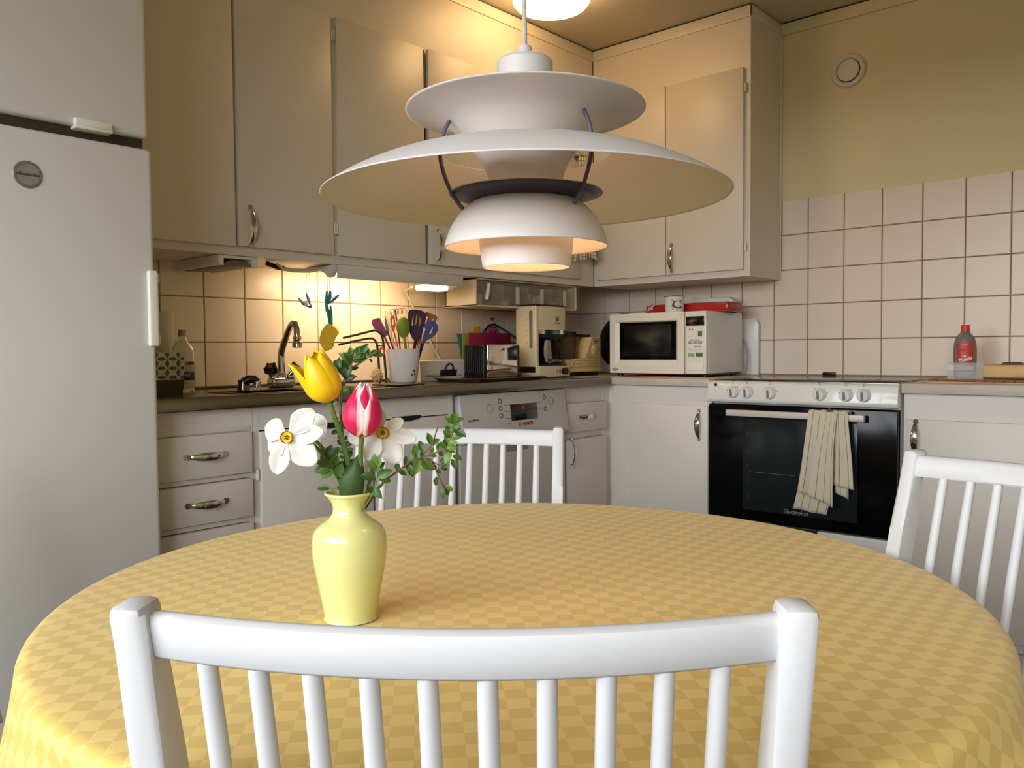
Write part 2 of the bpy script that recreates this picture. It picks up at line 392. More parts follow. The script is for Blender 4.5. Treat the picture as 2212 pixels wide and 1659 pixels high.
d = box('door', M_paint, -.588, -.572, -1.044, -.688, .09, .792, .003, c4); pulls('handle', d, .112, (-.589, -1.008, .718), True, 'x')
b = MB()
for z in (.705, .2): b.cyl((-.58, -.682, z-.012), (-.58, -.682, z+.012), .0045, 10)
b.build('hinge', M_paint, c4)
c5 = thing('base_cabinet', 'white base cabinet with bow pull to the right of the stove', 'cabinet')
b = MB(); b.box(-.572, -.554, -2.9, -1.753, .07, .86); b.box(-.56, -.02, -1.768, -1.753, .07, .86); b.box(-.52, -.50, -2.9, -1.753, ZF, .07); b.box(-.56, -.02, -2.9, -2.885, .07, .86)
b.build('carcass', M_paint, c5, smooth=False)
for ya, yb in ((-2.315, -1.765), (-2.885, -2.325)):
    d = box('door', M_paint, -.588, -.572, ya, yb, .10, .777, .003, c5); pulls('handle', d, .112, (-.589, yb-.03, .715), True, 'x')
# ================================================================== fridge freezer
f = thing('fridge', 'tall white fridge freezer with round grey badge at the left edge', 'fridge')
box('body', M_fridge, -3.18, -2.585, -.61, -.02, .02, 2.08, .006, f)
fd = box('freezer_door', M_fridge, -3.185, -2.576, -.672, -.615, 1.5135, 2.06, .011, f, 4)
ld = box('fridge_door', M_fridge, -3.185, -2.5705, -.675, -.615, .10, 1.489, .011, f, 4)
box('door_gap', mat('gap_brown', (58, 50, 36), .7), -3.17, -2.583, -.655, -.61, 1.484, 1.517, .001, f)
box('kick_plate', M_black, -3.17, -2.59, -.60, -.58, ZF+.001, .09, .002, f)
b = MB(); b.box(-2.742, -2.662, -.684, -.668, 1.512, 1.530, .004, 3); b.box(-2.742, -2.662, -.684, -.64, 1.506, 1.513, .002); b.build('freezer_handle', M_white, fd)
b = MB(); b.box(-2.590, -2.5675, -.684, -.64, 1.03, 1.207, .004, 3); b.box(-2.575, -2.556, -.668, -.642, 1.18, 1.203, .003); b.box(-2.575, -2.556, -.668, -.642, 1.034, 1.058, .003)
b.build('fridge_handle', M_white, ld)
Mg = mat('badge_rim', (132, 128, 118), .4, .3); Mb = mat('badge_face', (160, 156, 146), .4, .4); Mt = mat('dark_print', (52, 46, 42), .6)
bd = MB().lathe([(0, 0), (.0275, 0), (.0285, .002), (.0265, .0035), (.0225, .0035), (.022, .0025), (.0218, .002)], 48, M=RX).build('badge', Mg, ld, loc=(-2.838, -.675, 1.391))
MB().lathe([(0, .0028), (.0222, .0028)], 40, M=RX).build('badge_face', Mb, bd)
text('lettering', 'Electrolux', .0098, Mt, bd, (.0035, -.0032, 0), RA, bold=.0001)
text('emblem', '[E]', .006, Mt, bd, (-.0185, -.0032, 0), RA)

# ================================================================== dishwasher
dw = thing('dishwasher', 'light grey dishwasher with tilted control panel and dark display', 'dishwasher')
Mdw = mat('dishwasher_silver', (198, 196, 192), .36, .25, var=.01)
box('door', Mdw, -1.487, -.905, -.592, -.565, .08, .69, .003, dw)
box('tub', Mdw, -1.487, -.905, -.56, -.03, .02, .862, .003, dw)
b = MB(); b.prism([(-.565, .862), (-.590, .862), (-.612, .70), (-.604, .692), (-.565, .692)], -1.487, -.905, 'x', .002)
pn = b.build('control_panel', Mdw, dw)
b = MB(); b.prism([(-1.30, .69), (-1.09, .69), (-1.14, .645), (-1.25, .645)], -.5935, -.5915, 'y', .0006); b.build('grip_recess', mat('grip_grey', (150, 148, 148), .4, .3), dw)
tilt = math.atan2(.022, .162); RP = Matrix.Translation((0, -.590, .862)) @ Matrix.Rotation(-tilt, 4, 'X')
def onp(x, z, dy=0): return RP @ Vector((x, -dy, -(.862-z)))
RPr = (R(90)-tilt, 0, 0)
Mdisp = mat('display_black', (14, 13, 13), .15, coat=.3); Mred = mat('red_print', (170, 44, 38), .5); Mled = mat('red_led', (120, 20, 16), .5, emit=(1, .1, .05), es=.25)
MB().box(-1.235, -1.085, -.0012, .001, -.105, -.045, .0005, M=RP).build('display', Mdisp, pn)
text('lettering', '05', .018, Mled, pn, onp(-1.165, .803, .0016), RPr)
text('brand_lettering', 'BOSCH', .017, Mred, pn, onp(-1.145, .742, .0008), RPr, bold=.0006)
text('lettering', 'SuperSilence', .011, Mt, pn, onp(-1.432, .772, .0008), RPr)
ring = lambda x, z, r, t: MB().tube([onp(x+r*math.cos(a), z+r*math.sin(a), .0006) for a in [2*PI*k/24 for k in range(25)]], t, 6)
ring(-1.190, .742, .0065, .0009).build('emblem', Mt, pn)
for x, z in ((-1.288, .832), (-1.288, .806), (-1.288, .780), (-1.035, .835), (-1.035, .790)):
    ring(x, z, .0085, .0011).build('button', Mt, pn)
for x, z, rr in ((-1.345, .808, .0155), (-.997, .818, .0135)): ring(x, z, rr, .0008).build('button', Mg, pn)
b = MB()
for z in (.848-.032, .824-.032, .80-.032, .776-.028): b.box(-1.268, -1.236, -.0008, .0004, -(.862-z)-.0006, -(.862-z)+.0006, 0, M=RP)
for z in (.817, .795, .775): b.box(-1.084, -1.055, -.0008, .0004, -(.862-z)-.0006, -(.862-z)+.0006, 0, M=RP)
b.build('print_lines', Mt, pn, smooth=False)

# ================================================================== stove
st = thing('stove', 'white electric stove with six knobs, glass hob and black oven door', 'stove')
y0, y1 = -1.748, -1.060
box('body', M_appl, -.575, -.03, y0+.004, y1-.004, .05, .885, .003, st)
b = MB(); b.prism([(-.575, .893), (-.603, .893), (-.618, .882), (-.624, .824), (-.618, .813), (-.575, .813)], y0, y1, 'x', .003)
b2 = MB()
def yprism(bb, poly, a, c, bev=0):      # polygon in x,z pushed along y
    return bb.prism(poly, a, c, 'y', bev)
pn = yprism(MB(), [(-.575, .893), (-.603, .893), (-.616, .884), (-.624, .824), (-.618, .813), (-.575, .813)], y0, y1, .003).build('control_panel', M_appl, st); b.bm.free(); b2.bm.free()
box('hob_frame', M_steel, -.603, -.045, y0+.003, y1-.003, .886, .896, .002, st)
box('glass_hob', M_bglass, -.590, -.06, y0+.014, y1-.014, .890, .8985, .002, st)
Mkn = mat('knob_white', (236, 233, 226), .15, coat=.5); Mgr = mat('knob_mark_grey', (128, 124, 116), .5)
kt = math.atan2(.008, .06)
for y in (-1.168, -1.223, -1.311, -1.493, -1.582, -1.641):
    z = .852; x = -.6202
    M = Matrix.Translation((x, y, z)) @ Matrix.Rotation(R(-90)-kt, 4, 'Y')
    k = MB().lathe([(.0, 0), (.0235, 0), (.0235, .004), (.021, .010), (.019, .018), (.0165, .0215), (0, .0225)], 40, M=M).build('knob', Mkn, st)
    b = MB(); b.box(.002-.015, .002+.013, -.0035, .0035, .0215, .027, .001, M=M); b.build('pointer', Mgr, k)
    b = MB()
    for q in range(9):
        a = R(40+q*35); b.box(.0275*math.cos(a)-.0009, .0275*math.cos(a)+.0009, .0275*math.sin(a)-.0009, .0275*math.sin(a)+.0009, -.001, .0008, 0, M=M)
    for q in (.032, .037): b.box(q-.0012, q+.0012, -.0009, .0009, -.001, .0008, 0, M=M)
    b.box(.041, .0415, -.004, .004, -.001, .0008, 0, M=M); b.box(.048, .0485, -.004, .004, -.001, .0008, 0, M=M); b.box(.041, .0485, -.0042, -.0036, -.001, .0008, 0, M=M); b.box(.041, .0485, .0036, .0042, -.001, .0008, 0, M=M)
    b.box(.0425, .0445, .0005, .0025, -.001, .0008, 0, M=M)
    b.build('dial_marks', Mt, k, smooth=False)
for y, z in ((-1.094, .878), (-1.525, .8265)):
    MB().cyl((-.622, y, z), (-.614, y, z), .0052, 16).build('indicator', M_black, pn)
yprism(MB(), [(-.606, .806), (-.612, .802), (-.612, .378), (-.606, .373), (-.575, .373), (-.575, .806)], y0+.004, y1-.002, .002).build('oven_door', M_bglass, st)
od = box('oven_window', mat('oven_window_glass', (30, 38, 38), .16, spec=.3), -.6128, -.611, -1.617, -1.203, .415, .765, .0005, st)
b = MB()
for z in (.70, .69, .64, .63, .58, .57, .53, .52, .47, .46): b.box(-.6135, -.6126, -1.222, -1.2195, z, z+.0016)
b.box(-.6133, -.6126, -1.40, -1.228, .5575, .5585); b.build('rack_marks', Mgr, od, smooth=False)
b = MB(); b.box(-.611, -.58, -1.478, -1.314, .358, .374, .001); b.build('door_lip', M_black, st)
box('drawer_front', M_appl, -.60, -.575, y0+.004, y1-.002, .06, .367, .003, st)
h = MB(); h.box(-.655, -.634, -1.652, -1.152, .765, .788, .003); hd = h.build('oven_handle', mat('brushed_aluminium', (206, 200, 192), .42, .1), st)
b = MB()
for y in (-1.20, -1.60): b.box(-.636, -.610, y-.012, y+.012, .769, .785, .002)
b.build('handle_post', M_steel, hd)
text('lettering', 'Electrolux', .022, mat('oven_print', (150, 150, 146), .5), st, (-.6133, -1.405, .4265), RB)
MB().box(-.018, -.007, -1.322, -1.268, .8985, .912, .003).build('x', M_black)
o = bpy.data.objects['x']; o.name = 'cable_clip'; tag(o, 'small black clip on the tiles behind the hob', 'clip')

# ================================================================== microwave
mw = thing('microwave', 'white microwave oven on the worktop in the corner, keypad with green buttons', 'microwave', (-.401, -.466, .897))
RZm = R(0)
b = MB(); b.box(.004, .312, -.478, 0, .014, .274, .006, 3); b.build('body', M_appl, mw)
def fr(y0, y1, z0, z1, x0, x1, bev=.003, seg=2): return MB().box(x0, x1, -y1, -y0, z0, z1, bev, seg)
Mmw = mat('microwave_front', (232, 226, 212), .28, coat=.2)
b = MB()     # door with sloped frame round the window
o4 = [(0.0, .014), (.375, .014), (.375, .274), (0.0, .274)]; i4 = [(.028, .046), (.345, .046), (.345, .240), (.028, .240)]; w4 = [(.048, .072), (.333, .072), (.333, .235), (.048, .235)]
vo = [b.bm.verts.new((-.012, -y, z)) for y, z in o4]; vi = [b.bm.verts.new((-.012, -y, z)) for y, z in i4]; vw = [b.bm.verts.new((-.005, -y, z)) for y, z in w4]; vb = [b.bm.verts.new((.005, -y, z)) for y, z in o4]
for k in range(4):
    k2 = (k+1) % 4
    b.bm.faces.new((vo[k], vo[k2], vi[k2], vi[k])); b.bm.faces.new((vi[k], vi[k2], vw[k2], vw[k])); b.bm.faces.new((vb[k], vb[k2], vo[k2], vo[k]))
b.bm.faces.new(vb[::-1])
md = b.build('door', Mmw, mw, ang=15)
fr(.0485, .3325, .0725, .2345, -.0062, -.003, .0005).build('window', M_bglass, md)
fr(.072, .31, .088, .222, -.0068, -.006, .0002).build('window_mesh', mat('mesh_dark', (16, 17, 16), .25), md)
kp = fr(.379, .4765, .014, .274, -.012, .005, .003).build('keypad', Mmw, mw)
fr(.384, .468, .213, .252, -.0132, -.011, .001).build('display', Mdisp, kp)
Mgn = mat('green_key', (74, 116, 64), .5); Mbl = mat('blue_key', (150, 168, 158), .5); Mwk = mat('white_key', (234, 228, 216), .4)
def key(y, z, w, h, m): return fr(y-w/2, y+w/2, z-h/2, z+h/2, -.0134, -.0118, .0007).build('key', m, kp)
key(.402, .178, .020, .019, Mwk); key(.449, .180, .019, .021, Mgn)
for y in (.402, .426, .449): key(y, .1445, .019, .011, Mbl); key(y, .1165, .020, .013, Mwk)
key(.408, .0925, .030, .016, Mbl); key(.445, .0935, .032, .016, Mgn)
fr(.388, .466, .030, .062, -.0150, -.0115, .002).build('door_button', Mwk, kp)
for y in (.402, .413): MB().lathe([(0, 0), (.003, 0), (.003, .001), (0, .001)], 14, M=Matrix.Translation((-.0122, -y, .1985)) @ Matrix.Rotation(R(-90), 4, 'Y')).build('lamp', Mt, kp)
text('lettering', 'Auto Cook', .009, Mt, kp, (-.0125, -.424, .1545), RB)
for y, s in ((.402, '10 min'), (.426, '1 min'), (.449, '10 sec')): text('lettering', s, .006, Mt, kp, (-.0138, -y, .1165), RB)
text('lettering', 'Timer   Clock', .006, Mt, kp, (-.0125, -.438, .1275), RB)
ob = MB().lathe([(0, 0), (.012, 0), (.012, .0008), (0, .0008)], 30, M=Matrix.Translation((-.0122, -.028, .0305)) @ Matrix.Rotation(R(-90), 4, 'Y') @ Matrix.Scale(.62, 4, (1, 0, 0)) @ Matrix.Scale(1.1, 4, (0, 1, 0))).build('badge', Mt, md)
MB().lathe([(0, .0009), (.0105, .0009), (.0105, .0012), (0, .0012)], 30, M=Matrix.Translation((-.0122, -.028, .0305)) @ Matrix.Rotation(R(-90), 4, 'Y') @ Matrix.Scale(.58, 4, (1, 0, 0)) @ Matrix.Scale(1.08, 4, (0, 1, 0))).build('badge_face', Mwk, md)
text('lettering', 'Elvita', .0095, Mt, md, (-.0139, -.028, .0305), (R(90), 0, R(-90)), bold=.0001)
b = MB()
for x in (.03, .28):
    for y in (-.03, -.45): b.cyl((x, y, 0), (x, y, .015), .012, 14)
b.box(.01, .30, -.47, -.008, .008, .015); b.build('foot', M_black, mw)
MB().tube([(.315, -.45, .17), (.335, -.475, .15), (.333, -.492, .09), (.325, -.490, .02), (.33, -.48, .0035)], .0035, 8).build('power_cable', mat('grey_cable', (150, 146, 138), .5), mw)
o = box('red_mat', mat('red_silicone', (176, 34, 30), .5), -.47, -.30, -.78, -.56, .8975, .9005, .001); tag(o, 'flat red mat peeping out from under the microwave front edge', 'mat')
o = MB().prism([(-.992, .898), (-.80, .898), (-.80, 1.145), (-.972, 1.145), (-.985, 1.138), (-.992, 1.122)], -.035, -.022, 'x', .002).build('cutting_board', M_white); tag(o, 'white cutting board standing against the tiles behind the right end of the microwave', 'cutting board')
# black pan lid behind the microwave
o = MB().lathe([(0, .035), (.03, .034), (.07, .028), (.11, .016), (.135, .002), (.137, 0), (.13, 0), (.10, .012), (.05, .024), (0, .030)], 48, M=Matrix.Translation((-.052, -.285, 1.062)) @ Matrix.Rotation(R(-78), 4, 'Y')).build('pan_lid', mat('black_lid', (16, 15, 15), .3)); tag(o, 'domed black pan lid leaning on the tiles behind the microwave', 'lid')
# on top of the microwave
TM_ = .897+.274
Mr = mat('red_plastic', (170, 26, 24), .28, coat=.3)
rt = thing('roasting_tray', 'long red plastic tray lying upside down on top of the microwave', 'tray', (-.215, -.755, TM_))
b = MB(); b.box(-.07, .07, -.222, .150, .0, .0415, .012, 4); b.box(-.078, .078, -.23, .158, 0, .008, .003); b.build('tray_body', Mr, rt)
MB().box(-.0715, -.070, -.19, .16, .028, .031, .0005).build('ridge', Mr, rt)
o = thing('storage_box', 'white plastic lid lying behind the red tray on the microwave', 'lid', (-.105, -.80, TM_))
MB().prism([(-.128, .0), (.082, .0), (.082, .070), (-.098, .070), (-.112, .062), (-.128, .034)], -.025, .02, 'x', .004).build('lid_body', M_white, o)
mg = thing('enamel_mug', 'white enamel mug with dark rim and a letter C, on top of the microwave', 'mug', (-.325, -.744, TM_))
Mbr = mat('mug_rim', (62, 44, 34), .3)
MB().lathe([(0, .002), (.037, .002), (.040, .006), (.042, .066), (.0435, .070), (.0405, .069), (.0385, .008), (0, .005)], 48).build('mug_body', M_appl, mg)
MB().lathe([(.0415, .068), (.0445, .0685), (.0448, .071), (.042, .072), (.0400, .070)], 48).build('rim', Mbr, mg)
MB().tube([(-.012, -.041, .055), (.0, -.062, .052), (.006, -.066, .036), (.0, -.058, .02), (-.012, -.041, .016)], .0032, 8).build('mug_handle', M_appl, mg) if 0 else None
def wrap(o, Rr, cz=0):
    """bend lettering laid out in x,z round a vertical cylinder of radius Rr"""
    for v in o.data.vertices:
        a = v.co.x/Rr; r = Rr+v.co.z*1.0; y = v.co.y
        v.co = Vector((r*math.sin(a), -r*math.cos(a), y+cz))
    o.location = (0, 0, 0); o.rotation_euler = (0, 0, 0)
t_ = text('lettering', 'C', .066, mat('brown_print', (70, 50, 32), .5), mg, (0, 0, 0), (0, 0, 0), bold=.0008, sx=1); wrap(t_, .0418, .034); t_.rotation_euler = (0, 0, R(-46)); t_.scale = (1, 1, .8); t_.location = (0, 0, .006)
Mlf = mat('ochre_print', (158, 116, 58), .5)
def decal(parent, pts, Rr, rz, m, name='print'):
    b = MB(); vs = []
    for u, v in pts: vs.append(b.bm.verts.new((Rr*math.sin(u/Rr), -Rr*math.cos(u/Rr), v)))
    b.bm.faces.new(vs); o = b.build(name, m, parent, smooth=False); o.rotation_euler = (0, 0, rz); return o
for u, v, s, a in ((-.02, .052, .006, 40), (.018, .050, .006, -30), (.021, .040, .004, 20), (-.02, .028, .005, 80), (-.018, .016, .004, 10), (.0, .012, .004, 60)):
    decal(mg, [(u+s*math.cos(R(a+q*60))*(1 if q % 2 else .5), v+s*math.sin(R(a+q*60))*(1 if q % 2 else .5)) for q in range(6)], .0418+.0004, R(-46), Mlf if v > .03 else Mt)
# small red bent plastic figure beside the mug
o = thing('plastic_clip', 'small red curled plastic clip beside the enamel mug on the microwave', 'clip', (-.335, -.63, TM_))
b = MB(); b.tube([(0, .022, .004), (0, .022, .018), (0, .014, .026), (0, .020, .033), (0, .010, .030), (0, -.004, .036), (0, -.012, .043)], [.0035, .0035, .004, .0045, .0025, .0025, .002], 8)
b.tube([(0, .022, .004), (0, .006, .012), (0, -.008, .014), (0, -.018, .010), (0, -.02, .004)], .0032, 8); b.tube([(0, .02, .004), (0, -.012, .0035)], .0035, 8); b.build('clip_body', Mr, o)
# ================================================================== coffee maker
Mcf = mat('champagne_plastic', (222, 206, 172), .38, .12, var=.015)
cf = thing('coffee_maker', 'cream drip coffee maker with glass jug and water gauge, right of the toaster', 'coffee maker', (-.803, -.362, ZT))
W, Dp, H = .213, .115, .312
b = MB(); b.box(0, W-.012, 0, Dp, .0, .310, .008, 3); b.build('tower', Mcf, cf) if 0 else b.bm.free()
box('side_panel', Mcf, 0, .020, 0, Dp, .018, .308, .006, cf, 3)
box('back_block', M_black, .018, W-.02, .07, Dp-.004, .02, .300, .004, cf)
def rbox(name, m, x0, x1, yf, yb, z0, z1, bow, parent):
    n = 14; P = [(x0+(x1-x0)*k/n, yf-bow*math.sin(PI*k/n)**.7) for k in range(n+1)]+[(x1, yb), (x0, yb)]
    return MB().prism(P, z0, z1, 'z', .002).build(name, m, parent)
hb = rbox('top_block', Mcf, .020, W-.012, 0, Dp, .205, .306, .008, cf)
rbox('top_cover', M_black, .004, W-.014, .002, Dp-.002, .306, .3135, .008, cf)
rbox('chrome_band', M_chrome, .020, W-.011, -.001, Dp-.02, .188, .206, .008, cf)
rbox('filter_housing', M_black, .024, W-.014, .004, Dp-.03, .172, .19, .006, cf)
bs = rbox('base', Mcf, 0, W+.004, -.012, Dp, .006, .052, .010, cf)
rbox('hot_plate', M_black, .03, W-.008, -.004, Dp-.03, .052, .059, .006, cf)
rbox('foot', M_black, .01, W-.01, 0, Dp-.01, 0, .007, .006, cf)
gz = mat('gauge_grey', (120, 112, 108), .2)
MB().box(-.0012, .001, .020, .034, .128, .288, .0055, 3).build('x', gz, cf).name = 'water_gauge'
b = MB()
for z in (.25, .225, .20, .18, .148): b.box(-.0006, .0004, .045, .055, z, z+.0012); b.box(-.0006, .0004, .052, .0532, z, z+.006); b.box(-.0006, .0004, .010, .013, z, z+.004)
b.build('scale_marks', mat('tan_print', (150, 128, 96), .6), cf, smooth=False)
text('lettering', 'Electrolux', .009, Mt, hb, (.135, -.0096, .236), RA)
b = MB(); b.box(.127, .141, -.0100, -.0085, .246, .264, 0); eb = b.build('emblem', Mt, hb, smooth=False)
text('emblem_mark', 'K', .014, Mcf, eb, (.134, -.0104, .255), RA)
for x in (.115, .133): MB().box(x-.006, x+.006, -.0225, -.018, .022, .034, .001).build('switch', M_black, bs)
for x in (.115, .133): MB().box(x-.003, x+.001, -.0232, -.022, .025, .031, .0003).build('switch_mark', M_white, bs)
MB().cyl((.162, -.034, .029), (.162, -.016, .029), .0155, 24, .0145).build('dial', M_black, bs)
text('lettering', '· :: +', .012, mat('print_white', (225, 220, 210), .5), bs, (.192, -.0165, .029), RA)
# jug
gl = mat('jug_glass', (16, 15, 14), .06, var=0, alpha=.62)
jx, jy = .128, .028
MB().lathe([(0, .06), (.048, .061), (.053, .066), (.0545, .080), (.050, .115), (.040, .145), (.034, .160), (.036, .168)], 40, cx=jx, cy=jy).build('jug', gl, cf)
MB().lathe([(.0535, .068), (.0555, .070), (.0555, .078), (.0535, .080)], 40, cx=jx, cy=jy).build('jug_band', M_steel, cf)
MB().lathe([(.0, .172), (.034, .172), (.037, .168), (.035, .160)], 30, cx=jx, cy=jy).build('jug_lid', M_black, cf)
Mhd = mat('handle_taupe', (142, 130, 116), .35)
MB().prism([(.066, .160), (.050, .164), (.040, .158), (.034, .125), (.036, .095), (.046, .068), (.066, .062), (.074, .066), (.072, .085), (.069, .11), (.066, .15)], -.026, -.010, 'y', .004).build('jug_handle', Mhd, cf)
b = MB()
for k in range(6): b.box(.045+k*.0045, .0465+k*.0045, -.0268, -.0255, .070, .086-k*.001)
b.build('handle_groove', M_black, cf, smooth=False)

# ================================================================== toaster on tray
ty = thing('metal_tray', 'shallow brown metal tray carrying the toaster', 'tray', (-1.075, -.345, ZT))
b = MB(); P0 = (-.165, .190, -.105, .115); 
def trayring(e, z): return [(P0[0]-e, P0[2]-e, z), (P0[1]+e, P0[2]-e, z), (P0[1]+e, P0[3]+e, z), (P0[0]-e, P0[3]+e, z)]
r0 = [b.bm.verts.new(v) for v in trayring(0, .0015)]; r1 = [b.bm.verts.new(v) for v in trayring(.018, .014)]; r2 = [b.bm.verts.new(v) for v in trayring(.024, .0145)]
b.bm.faces.new(r0)
for A, B in ((r0, r1), (r1, r2)):
    for k in range(4): b.bm.faces.new((A[k], A[(k+1) % 4], B[(k+1) % 4], B[k]))
b.build('tray_dish', mat('tray_metal', (150, 130, 104), .3, .8), ty, solid=.002, smooth=False)
to = thing('toaster', 'chrome toaster with black ribbed ends and row of knobs, on a tray', 'toaster', (-1.10, -.362, ZT+.006))
L_, w_, h_ = .192, .115, .138
MB().box(0, L_-.012, 0, w_, .006, h_, .006, 3).build('shell', mat('toaster_chrome', (214, 210, 202), .07, 1), to)
en = box('end_panel', M_black, -.022, 0, .002, w_-.002, .004, h_, .005, to, 3)
b = MB()
for k in range(9): b.cyl((-.0225, .012+k*.0112, .03), (-.0225, .012+k*.0112, h_-.004), .0042, 8)
b.build('ribs', M_black, en)
b = MB()
for k in range(4): b.cyl((-.028, .022+k*.023, .018), (-.022, .022+k*.023, .018), .0095, 18)
b.build('knob', mat('gloss_black', (20, 19, 18), .1, coat=.5), en)
box('end_strip', M_chrome, -.002, .0015, .020, .030, .01, h_-.002, .001, to)
box('end_cap', M_black, L_-.014, L_+.001, .001, w_-.001, .004, h_-.001, .006, to, 3)
MB().cyl((L_, .012, .014), (L_+.009, .012, .014), .010, 18).build('side_knob', M_black, to)
for y in (.03, .07): box('slot', M_dark, .02, L_-.03, y, y+.02, h_-.001, h_+.0006, 0, to)
box('base', M_black, -.015, L_-.005, .004, w_-.004, .0, .007, .002, to)

# ================================================================== index cutting boards behind the toaster
def iboard(name, label, m, x0, x1, ztop, tx0, tx1, ttop, y, slant=0):
    poly = [(x0+slant, ZT+.002), (x1, ZT+.002), (x1, ztop), (tx1, ztop), (tx1, ttop), (tx0, ttop), (tx0, ztop), (x0, ztop)]
    return tag(MB().prism(poly, y, y+.0035, 'y', .0008).build(name, m), label, 'cutting board', 'plastic index boards')
iboard('index_board', 'yellow plastic board behind, only its tab showing above the magenta one', mat('board_yellow', (206, 152, 32), .5), -.93, -.70, 1.088, -.905, -.862, 1.121, -.094)
iboard('index_board', 'teal plastic board sticking out left behind the toaster', mat('board_teal', (40, 112, 132), .5), -1.012, -.74, 1.088, -.852, -.828, 1.107, -.100, .05)
iboard('index_board', 'lime green plastic board just left of the magenta one', mat('board_green', (128, 148, 40), .5), -.986, -.72, 1.089, -.80, -.755, 1.119, -.108)
ib = iboard('index_board', 'magenta plastic board with a cow head on its tab, behind the toaster', mat('board_magenta', (140, 22, 60), .5), -.96, -.692, 1.0915, -.832, -.788, 1.1215, -.120)
b = MB()
def loop(b, cx, cz, rx, rz, y, r=.0008): b.tube([(cx+rx*math.cos(2*PI*k/16), y, cz+rz*math.sin(2*PI*k/16)) for k in range(17)], r, 5)
loop(b, -.81, 1.108, .006, .006, -.1205); loop(b, -.81, 1.0985, .007, .005, -.1205); loop(b, -.822, 1.109, .004, .0025, -.1205); loop(b, -.798, 1.109, .004, .0025, -.1205)
b.build('cow_drawing', mat('pink_print', (208, 130, 150), .6), ib)

# ================================================================== food processor
Mcr = mat('cream_plastic', (216, 192, 132), .4, var=.02)
fp = thing('food_processor', 'cream food processor with smoky bowl between coffee maker and microwave', 'food processor', (-.585, -.352, ZT))
# front: base bar rising into a slanted control tower on the right
poly = [(.0, .020), (.262, .020), (.262, .178), (.188, .178), (.150, .090), (.142, .082), (.130, .078), (0, .078)]
bd_ = MB().prism(poly, 0, .17, 'y', .004).build('body', Mcr, fp)
box('foot', M_black, .01, .255, .01, .16, 0, .021, .003, fp)
box('base_lip', Mcr, -.003, .265, -.004, .17, .020, .034, .003, fp)
b = MB(); z0, z1 = .042, .070
for (x0, x1, a0, a1) in ((.01, .225, z1, z1+.001), (.01, .225, z0, z0+.001), (.01, .011, z0, z1), (.224, .225, z0, z1)): b.box(x0, x1, -.0008, .0002, a0, a1)
T4 = [(.163, .084), (.232, .084), (.252, .170), (.194, .170)]
for k in range(4):
    p, q = T4[k], T4[(k+1) % 4]; b.cyl((p[0], -.0003, p[1]), (q[0], -.0003, q[1]), .0006, 5)
for x, s in ((.025, .006), (.055, .008), (.082, .007), (.106, .008), (.19, .009), (.214, .007)): loop(b, x, .057, s*.6, s*.55, -.0005, .0006)
b.build('print_lines', mat('brown_lines', (110, 86, 50), .6), bd_, smooth=False)
text('lettering', 'BOSCH', .0105, Mt, bd_, (.223, -.0006, .158), RA, bold=.0004); text('lettering', 'compact', .007, Mt, bd_, (.223, -.0006, .149), RA)
MB().lathe([(0, 0), (.021, 0), (.020, .006), (0, .007)], 32, M=Matrix.Translation((.208, -.0005, .118)) @ RX).build('dial', Mcr, bd_)
MB().box(.201, .207, -.011, -.005, .100, .138, .002, M=None).build('dial_pointer', mat('tan_dial', (176, 150, 98), .4), bd_)
Msm = mat('smoked_plastic', (112, 86, 60), .1, var=0, alpha=.5)
Mbd = mat('brown_lid', (40, 30, 24), .25)
MB().lathe([(0, .082), (.068, .082), (.072, .088), (.079, .180), (.081, .182), (.078, .182), (.070, .09), (0, .085)], 48, cx=.07, cy=.085).build('bowl', Msm, fp)
MB().lathe([(0, .084), (.028, .084), (.026, .172), (0, .176)], 32, cx=.06, cy=.085).build('spindle', M_steel, fp)
MB().lathe([(0, .202), (.070, .202), (.071, .184), (.082, .183), (.082, .178), (.078, .178)], 48, cx=.07, cy=.085).build('lid', Mbd, fp)
box('lid_arm', Mbd, .13, .25, .05, .12, .178, .192, .004, fp)

# ================================================================== utensils in a white pot (seen against the sink wall)
PD = 3.04
up = thing('utensil_pot', 'white ceramic pot holding kitchen utensils beside the dish rack', 'pot', (-1.4665, -.2795, ZT))
MB().lathe([(0, .004), (.040, .004), (.046, .008), (.050, .014), (.0655, .127), (.0665, .128), (.063, .127), (.047, .02), (0, .014)], 56).build('pot_body', M_appl, up)
b = MB()
for a in (200, 320, 80): b.cyl((.034*math.cos(R(a)), .034*math.sin(R(a)), 0), (.034*math.cos(R(a)), .034*math.sin(R(a)), .006), .007, 10)
b.build('foot', M_appl, up)
for u, v, m in ((.036, .034, (60, 76, 40)), (.047, .048, (110, 50, 36)), (.05, .036, (90, 44, 34))):
    decal(up, [(u+.0038*math.cos(q*PI/5), v+.0045*math.sin(q*PI/5)) for q in range(10)], .0575 if v > .04 else .0558, R(-46), mat('dot%d' % int(v*1000), m, .5), 'dot')
PB = Vector((-1.4665, -.2795, ZT))
def upx(px, py, d=0):      # plan point beside the pot, in the plane through its axis
    return at(px, py, PD+d)
